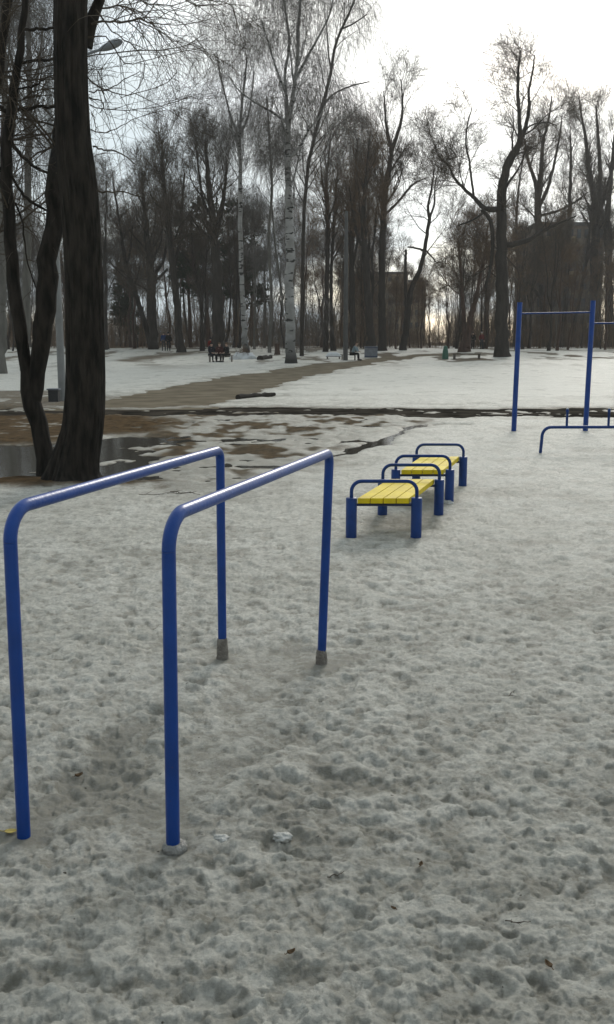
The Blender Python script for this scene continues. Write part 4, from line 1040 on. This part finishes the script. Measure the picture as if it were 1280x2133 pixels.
# small dark cabinet at the first lamp's foot
g = G(124, 838); root = empty('junction_box', tuple(g - (.12, 0, 0))); tag(root, 'small dark box on the ground at the foot of the left lamp post', 'junction box')
link('housing', box_mesh('housing', -.14, .12, -.12, .12, -.1, .33, bevel=.01), M['box'], root); link('lid', box_mesh('lid', -.17, .15, -.15, .15, .333, .37, bevel=.01), M['binmetal'], root)

# ------------------------------------------------------------------ people
CM = {}
def cloth(name, c):
    if name not in CM: CM[name] = mat(name, c, .9, var=.15, scale=12, spec=.2)
    return CM[name]

def skin_mesh(name, verts, edges, radii, root_i=0):
    me = bpy.data.meshes.new(name); me.from_pydata([tuple(v) for v in verts], edges, []); o = bpy.data.objects.new(name, me); COL.objects.link(o)
    m = o.modifiers.new('s', 'SKIN'); m.use_smooth_shade = True
    for i, d in enumerate(me.skin_vertices[0].data):
        r = radii[i]; d.radius = (r, r) if np.isscalar(r) else r; d.use_root = i == root_i
    s = o.modifiers.new('ss', 'SUBSURF'); s.levels = 1; s.render_levels = 1
    dg = bpy.context.evaluated_depsgraph_get(); ev = o.evaluated_get(dg); res = bpy.data.meshes.new_from_object(ev); bpy.data.objects.remove(o); bpy.data.meshes.remove(me)
    res.name = name; return res

def person(label, loc, yaw, pose, coat, legs_c, hat, group=None):
    """faces local -Y. pose: sit | lean | stand | walk"""
    sit = pose in ('sit', 'lean'); hz = .50 if sit else .92
    ln = .28 if pose == 'lean' else (.06 if sit else .02)
    J = {}
    J['pel'] = (0, 0, hz); J['chest'] = (0, -ln * .6, hz + .32); J['neck'] = (0, -ln * .95, hz + .53); J['head'] = (0, -ln * 1.15 - .01, hz + .66); J['crown'] = (0, -ln * 1.2, hz + .76)
    for s, sx in (('l', -1), ('r', 1)):
        J['hip' + s] = (sx * .10, 0, hz - .03)
        if sit: J['kn' + s] = (sx * .13, -.43, hz - .01); J['an' + s] = (sx * .13, -.46, .08); J['to' + s] = (sx * .14, -.64, .04)
        else:
            st = .16 * sx if pose == 'walk' else .02 * sx
            J['kn' + s] = (sx * .10, -st * .7 - .02, .50); J['an' + s] = (sx * .10, -st if st > 0 else -st * 1.2, .08); J['to' + s] = (sx * .11, J['an' + s][1] - .17, .04)
        J['sh' + s] = (sx * .185, -ln * .85, hz + .47)
        if sit: J['el' + s] = (sx * .25, -ln - .08, hz + .20); J['wr' + s] = (sx * .12, -.30 - ln * .6, hz + .12); J['ha' + s] = (sx * .09, -.37 - ln * .6, hz + .11)
        else: J['el' + s] = (sx * .24, .03, hz + .20); J['wr' + s] = (sx * .25, -.06, hz - .04); J['ha' + s] = (sx * .25, -.09, hz - .11)
    def build(nm, keys, edges, rr, extra=None):
        idx = {k: i for i, k in enumerate(keys)}
        return skin_mesh(nm, [J[k] for k in keys], [(idx[a], idx[b]) for a, b in edges], [rr[k] for k in keys])
    rr = {'pel': (.15, .11), 'chest': (.16, .11), 'neck': .055, 'head': (.078, .092), 'crown': (.062, .075)}
    for s in 'lr': rr.update({'hip' + s: .085, 'kn' + s: .058, 'an' + s: .042, 'to' + s: .034, 'sh' + s: .062, 'el' + s: .046, 'wr' + s: .032, 'ha' + s: (.036, .02)})
    E = [('pel', 'chest'), ('chest', 'neck'), ('neck', 'head'), ('head', 'crown')]
    for s in 'lr': E += [('pel', 'hip' + s), ('hip' + s, 'kn' + s), ('kn' + s, 'an' + s), ('an' + s, 'to' + s), ('chest', 'sh' + s), ('sh' + s, 'el' + s), ('el' + s, 'wr' + s), ('wr' + s, 'ha' + s)]
    body = build('body', list(J), E, rr)
    # five curled fingers on each palm, nose and ears
    bm = bmesh.new(); bm.from_mesh(body)
    ch = []
    for s, sx in (('l', -1), ('r', 1)):
        h_ = np.array(J['ha' + s]); wv = h_ - np.array(J['wr' + s]); wv /= np.linalg.norm(wv); sd_ = np.array([1.0, 0, 0]) if not sit else np.array([.8, .3, 0.5])
        for f in range(4):
            o_ = h_ + sd_ * (f - 1.5) * .019 + wv * .01; l_ = (.060, .070, .066, .052)[f]
            ch.append((np.array([o_, o_ + wv * l_ * .5, o_ + wv * l_ * .85 + (0, 0, -.018), o_ + wv * l_ + (0, 0, -.036)]), .0085))
        o_ = h_ - wv * .03; ch.append((np.array([o_, o_ + wv * .02 - sd_ * sx * .035, o_ + wv * .045 - sd_ * sx * .042, o_ + wv * .06 - sd_ * sx * .04]), .010))
    hd = np.array(J['head'])
    ch.append((np.array([hd + (0, -.075, .03), hd + (0, -.095, .01), hd + (0, -.105, -.01), hd + (0, -.08, -.018)]), .013))
    for sx in (-1, 1): ch.append((np.array([hd + (sx * .072, 0, .03), hd + (sx * .085, .008, .015), hd + (sx * .085, .006, -.01), hd + (sx * .07, 0, -.025)]), .012))
    V, Q = tubes(np.array([c[0] for c in ch]), np.array([[c[1], c[1], c[1] * .9, c[1] * .5] for c in ch]), 6)
    vs = [bm.verts.new(v) for v in V]
    for q in Q: bm.faces.new([vs[i] for i in q])
    bm.to_mesh(body); bm.free()
    for p in body.polygons: p.use_smooth = True
    root = empty('person', loc, yaw); tag(root, label, 'person', group)
    body.materials.clear(); link('body', body, M['skin'], root)
    # coat over torso and arms
    ck = ['pel', 'chest', 'neck'] + [k + s for s in 'lr' for k in ('sh', 'el', 'wr')]
    cr_ = {k: (tuple(a * 1.16 for a in rr[k]) if not np.isscalar(rr[k]) else rr[k] * 1.35) for k in ck}; cr_['neck'] = .075
    co = build('coat', ck, [('pel', 'chest'), ('chest', 'neck')] + [e for s in 'lr' for e in (('chest', 'sh' + s), ('sh' + s, 'el' + s), ('el' + s, 'wr' + s))], cr_); co.materials.clear(); link('coat', co, cloth(*coat), root)
    tk = ['pel'] + [k + s for s in 'lr' for k in ('hip', 'kn', 'an')]; tr_ = {k: (tuple(a * 1.08 for a in rr[k]) if not np.isscalar(rr[k]) else rr[k] * 1.25) for k in tk}
    tv = build('trousers', tk, [e for s in 'lr' for e in (('pel', 'hip' + s), ('hip' + s, 'kn' + s), ('kn' + s, 'an' + s))], tr_); tv.materials.clear(); link('trousers', tv, cloth(*legs_c), root)
    for s in 'lr':
        a_, t_ = np.array(J['an' + s]), np.array(J['to' + s])
        me = tube_mesh('shoe', [a_ + (0, .05, -.03), a_ + (0, 0, -.02), (a_ + t_) / 2 + (0, 0, -.01), t_, t_ + (0, -.05, -.005)], [.04, .055, .052, .045, .025], 10); link('shoe', me, cloth('dark_shoe', (.02, .02, .02)), root)
    bm = bmesh.new(); bmesh.ops.create_icosphere(bm, subdivisions=3, radius=.108)
    for v in bm.verts:
        v.co.y *= 1.12
        if v.co.z < -.01 and v.co.y < .02: v.co *= .55
        if v.co.z < -.05: v.co.z = -.05
    me = bm_mesh(bm, 'hat', smooth=True); h = link('hat' if hat[2] else 'hair', me, cloth(hat[0], hat[1]), root); h.location = tuple(hd + (0, .012, .055)); h.data.name = h.name
    return root

# bench with three people
g = G(452, 754); Yp = g[1]; gx0, gx1 = P(434, 754, Yp)[0], P(487, 754, Yp)[0]; zg = float(elev(g[0], Yp))
def park_bench(label, x0, x1, y, z, snow=False, backrest=False):
    root = empty('park_bench', ((x0 + x1) / 2, y, z)); tag(root, label, 'bench'); hw = (x1 - x0) / 2
    for i in range(3): link('slat', box_mesh('slat', -hw, hw, -.20 + i * .14, -.08 + i * .14, .415, .45), M['wood'], root)
    for s in (-1, 1): link('leg', box_mesh('leg', s * (hw - .12) - .05, s * (hw - .12) + .05, -.19, .19, -.1, .413, bevel=.01), M['cement'], root)
    if snow:
        bm = bmesh.new(); n = 18
        r0 = np.random.default_rng(2); rows = []
        for i in range(n + 1):
            t = i / n * 2 - 1; rows.append([bm.verts.new((t * hw * 1.05, -.26 * math.cos(a) * 1.0, .452 + (.30 * (1 - t ** 4) + r0.normal() * .01) * math.sin(a) ** .8)) for a in np.linspace(0, math.pi, 9)])
        for i in range(n):
            for k in range(8): bm.faces.new((rows[i][k], rows[i + 1][k], rows[i + 1][k + 1], rows[i][k + 1]))
        link('snow_cap', bm_mesh(bm, 'snow_cap', smooth=True), M['snowcap'], root)
    return root
park_bench('plain bench carrying three dark-dressed people on the snow', gx0, gx1, Yp, zg)
sp = (gx1 - gx0)
zs = zg + .0
person('person seated leftmost on the bench, wholly in dark navy clothes', (gx0 + sp * .12, Yp + .05, zs), rad(35), 'sit', ('navy_coat', (.012, .015, .022)), ('navy_trousers', (.012, .013, .018)), ('dark_hat', (.015, .014, .014), True))
person('person seated in the middle of the bench with a brownish-red jacket front', (gx0 + sp * .46, Yp + .04, zs), rad(-5), 'sit', ('maroon_coat', (.055, .022, .020)), ('black_trousers', (.012, .012, .012)), ('brown_hair', (.10, .065, .04), False))
person('person seated rightmost on the bench in a black coat facing the others', (gx0 + sp * .76, Yp + .05, zs), rad(-50), 'sit', ('black_coat', (.010, .010, .010)), ('black_trousers', (.012, .012, .012)), ('brown_hair', (.10, .065, .04), False))
g = G(446, 730); person('person standing behind the bench in a bright red jacket', (g[0] - .3, g[1], g[2] - .55), rad(170), 'stand', ('red_coat', (.22, .015, .010)), ('grey_trousers', (.04, .04, .04)), ('dark_hat', (.015, .014, .014), True))
g = G(342, 731); person('small walking person in a blue jacket left of the dark leaning trunk', tuple(g), rad(200), 'walk', ('blue_coat', (.018, .045, .13)), ('grey_trousers', (.04, .04, .04)), ('brown_hair', (.10, .065, .04), False))
g = G(352, 731); person('small person in black walking beside the one in the blue jacket', tuple(g), rad(190), 'walk', ('black_coat', (.010, .010, .010)), ('black_trousers', (.012, .012, .012)), ('dark_hat', (.015, .014, .014), True))
# seated person by the lamp post
g = G(734, 750); person('person in a pale blue jacket sitting and leaning forward right of the pale lamp post', (g[0] + .0, g[1], g[2] - .03), rad(75), 'lean', ('pale_blue_coat', (.23, .29, .31)), ('black_trousers', (.012, .012, .012)), ('brown_hair', (.10, .065, .04), False))
root = empty('park_bench', (g[0] - .1, g[1] + .12, g[2])); tag(root, 'low dark bench under the person in the pale blue jacket', 'bench')
for i in range(3): link('slat', box_mesh('slat', -.75, .45, -.2 + i * .14, -.08 + i * .14, .355, .39), M['wood'], root)
for s in (-.6, .3): link('leg', box_mesh('leg', s - .04, s + .04, -.18, .18, -.1, .353), M['wood'], root)
g = G(1003, 727); person('distant person in a dark red jacket among the trunks left of the crooked tree', (g[0], g[1], g[2]), rad(20), 'stand', ('dark_red_coat', (.13, .02, .02)), ('grey_trousers', (.04, .04, .04)), ('pale_hat', (.45, .42, .40), True))
g = G(985, 727); person('distant person in black among the trunks, left of the dark red jacket', (g[0], g[1], g[2]), rad(-10), 'walk', ('black_coat', (.010, .010, .010)), ('black_trousers', (.012, .012, .012)), ('dark_hat', (.015, .014, .014), True))

# ------------------------------------------------------------------ small park furniture
g = G(695, 748); park_bench('dark bench buried under a thick cushion of snow', P(679, 748, g[1])[0], P(711, 748, g[1])[0], g[1], g[2] - .26, snow=True)
g = G(773, 744.5); k = 26 / 2000 * g[1] / 2; hh = 2 * k * .86
root = empty('rubbish_container', tuple(g)); tag(root, 'grey square rubbish container beside the path under the dark trees', 'container')
bm = bmesh.new(); box(bm, -k, k, -k * .7, k * .7, -.1, hh); fs = [f for f in bm.faces if f.normal.z > .5 or f.calc_center_median().z > hh - .001]
res = bmesh.ops.inset_individual(bm, faces=[f for f in bm.faces if abs(f.calc_center_median().z - hh) < .001], thickness=.05, depth=-.25); link('bin_body', bm_mesh(bm, 'bin_body', bevel=.01), M['binmetal'], root)
for s in (-1, 1): link('rib', box_mesh('rib', -k - .01, k + .01, -k * .7 - .03, -k * .7 - .002, hh * (.5 + s * .42) - .03, hh * (.5 + s * .42) + .03), M['steel_dark'], root)
g = G(928, 748); root = empty('litter_bin', tuple(g)); tag(root, 'small green tapering litter bin at the edge of the snow field', 'litter bin')
q = 13 / 2000 * g[1] / 2
link('bin_body', lathe('bin_body', [(q * 1.05, -.05), (q, .3), (q * .82, .65), (q * .6, .82)], 14), M['green'], root); link('lid', lathe('lid', [(q * .68, .822), (q * .66, .87), (q * .35, .95), (.02, .97)], 14), M['green'], root)
# low rail bench
g = G(972, 748); x0, x1 = P(944, 748, g[1])[0], P(1001, 748, g[1])[0]
root = empty('rail_bench', ((x0 + x1) / 2, g[1], g[2])); tag(root, 'long low wooden bench right of the green litter bin', 'bench'); hw = (x1 - x0) / 2
link('seat', box_mesh('seat', -hw, hw, -.17, .17, .33, .40), M['wood'], root)
for s in (-1, 1): link('leg', box_mesh('leg', s * (hw - .1) - .07, s * (hw - .1) + .07, -.15, .15, -.1, .329), M['wood'], root)
# logs
def log(label, pa, pb, r, name='log', m='bark_far'):
    a_, b_ = G(*pa), G(*pb); c = (a_ + b_) / 2; root = empty(name, tuple(c)); tag(root, label, name.replace('_', ' '))
    n = 12; t = np.linspace(0, 1, n)[:, None]; rr2 = np.random.default_rng(int(pa[0])); pts = (a_ - c) * (1 - t) + (b_ - c) * t; pts[:, 2] += r * .5 + rr2.normal(size=n) * r * .08
    link('stem', tube_mesh('stem', pts, r * (1 + .1 * rr2.normal(size=n)) * np.linspace(1.1, .7, n), 12), M[m], root); return root
log('dark log lying where the sandy path meets the muddy track', (496, 831), (572, 824), .085)
log('dark log lying in the snow between the two white birches', (542, 750), (564, 747), .20)
g = G(578, 739); root = empty('tree_stump', tuple(g)); tag(root, 'reddish dark stump left of the large white birch', 'tree stump')
link('stem', lathe('stem', [(.30, -.1), (.24, .15), (.21, .45), (.2, .85), (.12, .9)], 14, jit=.2, seed=4), M['bark_red'], root)
# snow heap with dead stalks beside the people
g = G(508, 748); root = empty('snow_heap', tuple(g)); tag(root, 'rough grey heap of snow just right of the bench with three people', 'snow heap')
bm = bmesh.new(); bmesh.ops.create_icosphere(bm, subdivisions=4, radius=1)
rr2 = np.random.default_rng(8)
for v in bm.verts:
    c = v.co; nn = 1 + .28 * float(pn(np.array(c.x * 2), np.array(c.y * 2 + c.z), .7, 5)); v.co = (c.x * .95 * nn, c.y * .6 * nn, max(c.z, -.2) * .5 * nn)
link('snow_mass', bm_mesh(bm, 'snow_mass', smooth=True), M['snowcap'], root)
s0 = np.array([[x * .9, y, 0] for x, y in rr2.uniform(-.5, .5, (40, 2))]); pts = np.stack([s0 + np.array([0, 0, .2]), s0 + rr2.normal(size=(40, 3)) * .1 + (0, 0, .5), s0 + rr2.normal(size=(40, 3)) * .2 + (0, 0, .75)], 1)
v, q = tubes(pts, np.full((40, 3), .012), 3); link('dead_stalks', mesh_np('dead_stalks', v, q), M['twig_brown'], root)

# ------------------------------------------------------------------ ground, path, water (posts are known now)
ground = build_ground(); tag(ground, 'old trodden dirty snow covering the ground', kind='structure')
p = strip_sheet('path', PATH, -.024, M['path'], .35); tag(p, 'wet sandy path running away to the right', kind='structure')
p = strip_sheet('track', ROAD, -.026, M['road'], .4); tag(p, 'dark wet muddy track crossing behind the exercise ground', kind='structure')
WP = poly_px([(-700, 905), (230, 878), (500, 868), (900, 872), (880, 900), (830, 935), (640, 965), (450, 1008), (300, 1025), (-700, 1020)])
me = bpy.data.meshes.new('water'); me.from_pydata([(a_, b_, WATER_Z) for a_, b_ in WP], [], [list(range(len(WP)))]); me.update()
if me.polygons[0].normal.z < 0: me.flip_normals()
wo = link('water', me, M['water']); tag(wo, 'meltwater lying round the big tree', kind='structure')

# ------------------------------------------------------------------ litter on the snow
dg = bpy.context.evaluated_depsgraph_get()
def on_ground(px, py):
    d = Vector(ray(px, py)).normalized(); ok, loc, nrm_, i = ground.ray_cast(Vector((0, 0, CAMH)), d); return loc if ok else Vector(G(px, py))
def leaf(label, px, py, size, rz, m, curl=.3, seed=0):
    p_ = on_ground(px, py); root = empty('fallen_leaf', p_ + Vector((0, 0, .006)), rz); tag(root, label, 'leaf')
    V_, F_ = [], []; n = 9
    for i in range(n):
        t = i / (n - 1); wd = math.sin(math.pi * min(1, t * 1.02)) ** .7 * .36 * (1 - .25 * t)
        for s in (-1, 0, 1): V_.append(((t - .5) * size, s * wd * size, (abs(s) * curl * .35 + curl * (t - .5) ** 2) * size))
    for i in range(n - 1):
        for k in (0, 1): a_ = i * 3 + k; F_.append((a_, a_ + 3, a_ + 4, a_ + 1))
    me = bpy.data.meshes.new('blade'); me.from_pydata(V_, [], F_); o = link('blade', me, M[m], root)
    so = o.modifiers.new('thick', 'SOLIDIFY'); so.thickness = .0012
    link('stalk', tube_mesh('stalk', [(-size * .5, 0, curl * .25 * size), (-size * .7, size * .03, .002), (-size * .85, size * .08, .004)], .0012, 6), M[m], root)
leaf('yellow leaf at the foot of the left parallel bar', 24, 1735, .045, .1, 'leaf_y', .15)
leaf('small orange-brown leaf right of the bars in the near snow', 877, 1806, .02, 1.2, 'leaf_b', .8)
leaf('small brown leaf lowest in the middle of the near snow', 607, 1990, .022, .5, 'leaf_b', .9)
leaf('curled brown leaf in the near snow at the lower right', 1143, 2016, .026, 2.0, 'leaf_b', .7)
leaf('tiny brown leaf left of the curled one in the near snow', 820, 1897, .014, 2.6, 'leaf_b', .9)
leaf('dark crumpled leaf between the posts of the left bar', 165, 1620, .03, .6, 'leaf_b', .8)
def twig(label, px, py, length, rz, seed, r=.003):
    p_ = on_ground(px, py); root = empty('fallen_twig', p_ + Vector((0, 0, .008)), rz); tag(root, label, 'twig')
    r0 = np.random.default_rng(seed); n = 8; pts = np.column_stack([np.linspace(-.5, .5, n) * length, r0.normal(size=n) * .05 * length, np.abs(r0.normal(size=n)) * .05 * length + .002])
    R0 = np.linspace(r, r * .5, n); c = spawn(pts[None], R0[None], 7, (.15 * length, .4 * length), (25, 55), (.1, .9), 4, .0, .12, .7, r * .4, seed); c[0][:, :, 2] = np.abs(c[0][:, :, 2]) * .6
    link('stem', tube_mesh('stem', pts, R0, 7), M['twig'], root); v, q = tubes(*c, 4); link('side_shoots', mesh_np('side_shoots', v, q), M['twig'], root)
twig('thin branched twig lying on the snow below the left handrail', 345, 1032, .55, .3, 1)
twig('crooked dark twig lying right of the thin branched one', 385, 1030, .38, -.5, 2, .005)
twig('small dark twig on the near snow right of centre', 1080, 1928, .07, .1, 3, .0016)
twig('short stick lying on the snow near the lower edge of the picture', 700, 1830, .06, .5, 4, .0016)
twig('dark stick on the snow in front of the right bar bend', 1065, 1450, .07, 1.0, 5, .002)
def clump(label, px, py, s, seed):
    p_ = on_ground(px, py); bm = bmesh.new(); bmesh.ops.create_icosphere(bm, subdivisions=4, radius=1); off = seed * 3.1
    for v in bm.verts:
        c = v.co.copy(); nn = 1 + .35 * float(pn(np.array(c.x + off), np.array(c.y + c.z * 1.3), .8, seed)) + .12 * float(pn(np.array(c.x + off), np.array(c.y - c.z), .25, seed)); v.co = (c.x * s * nn, c.y * s * .75 * nn, c.z * s * .5 * nn)
    o = link('snow_clump', bm_mesh(bm, 'snow_clump', smooth=True), M['clump']); o.location = p_ - Vector((0, 0, s * .05)); tag(o, label, 'snow clump')
M['clump'] = mat('crumbly_snow', (.50, .49, .45), .6, scale=25, bump=.8, bscale=60, dark=(.38, .37, .33))
clump('pale lump of snow right of the front foot of the right bar', 462, 1748, .030, 1)
clump('long pale lump of snow farther right of the front bar foot', 588, 1745, .032, 2)
clump('rounded lump of snow lying at the rear post of the nearer bench', 932, 1048, .07, 3)

# ------------------------------------------------------------------ thin damp air
bm = bmesh.new(); box(bm, -420, 420, -120, 330, -3, 45); hz = link('haze', bm_mesh(bm, 'haze'), None); tag(hz, 'thin grey haze in the damp air', kind='stuff')
hm = bpy.data.materials.new('haze'); hm.use_nodes = True; hn = hm.node_tree.nodes; hn.clear()
ho = hn.new('ShaderNodeOutputMaterial'); hv = hn.new('ShaderNodeVolumePrincipled'); hv.inputs['Color'].default_value = (.90, .88, .85, 1); hv.inputs['Density'].default_value = .0005; hv.inputs['Anisotropy'].default_value = .35
hm.node_tree.links.new(hv.outputs[0], ho.inputs['Volume']); hz.data.materials.append(hm)
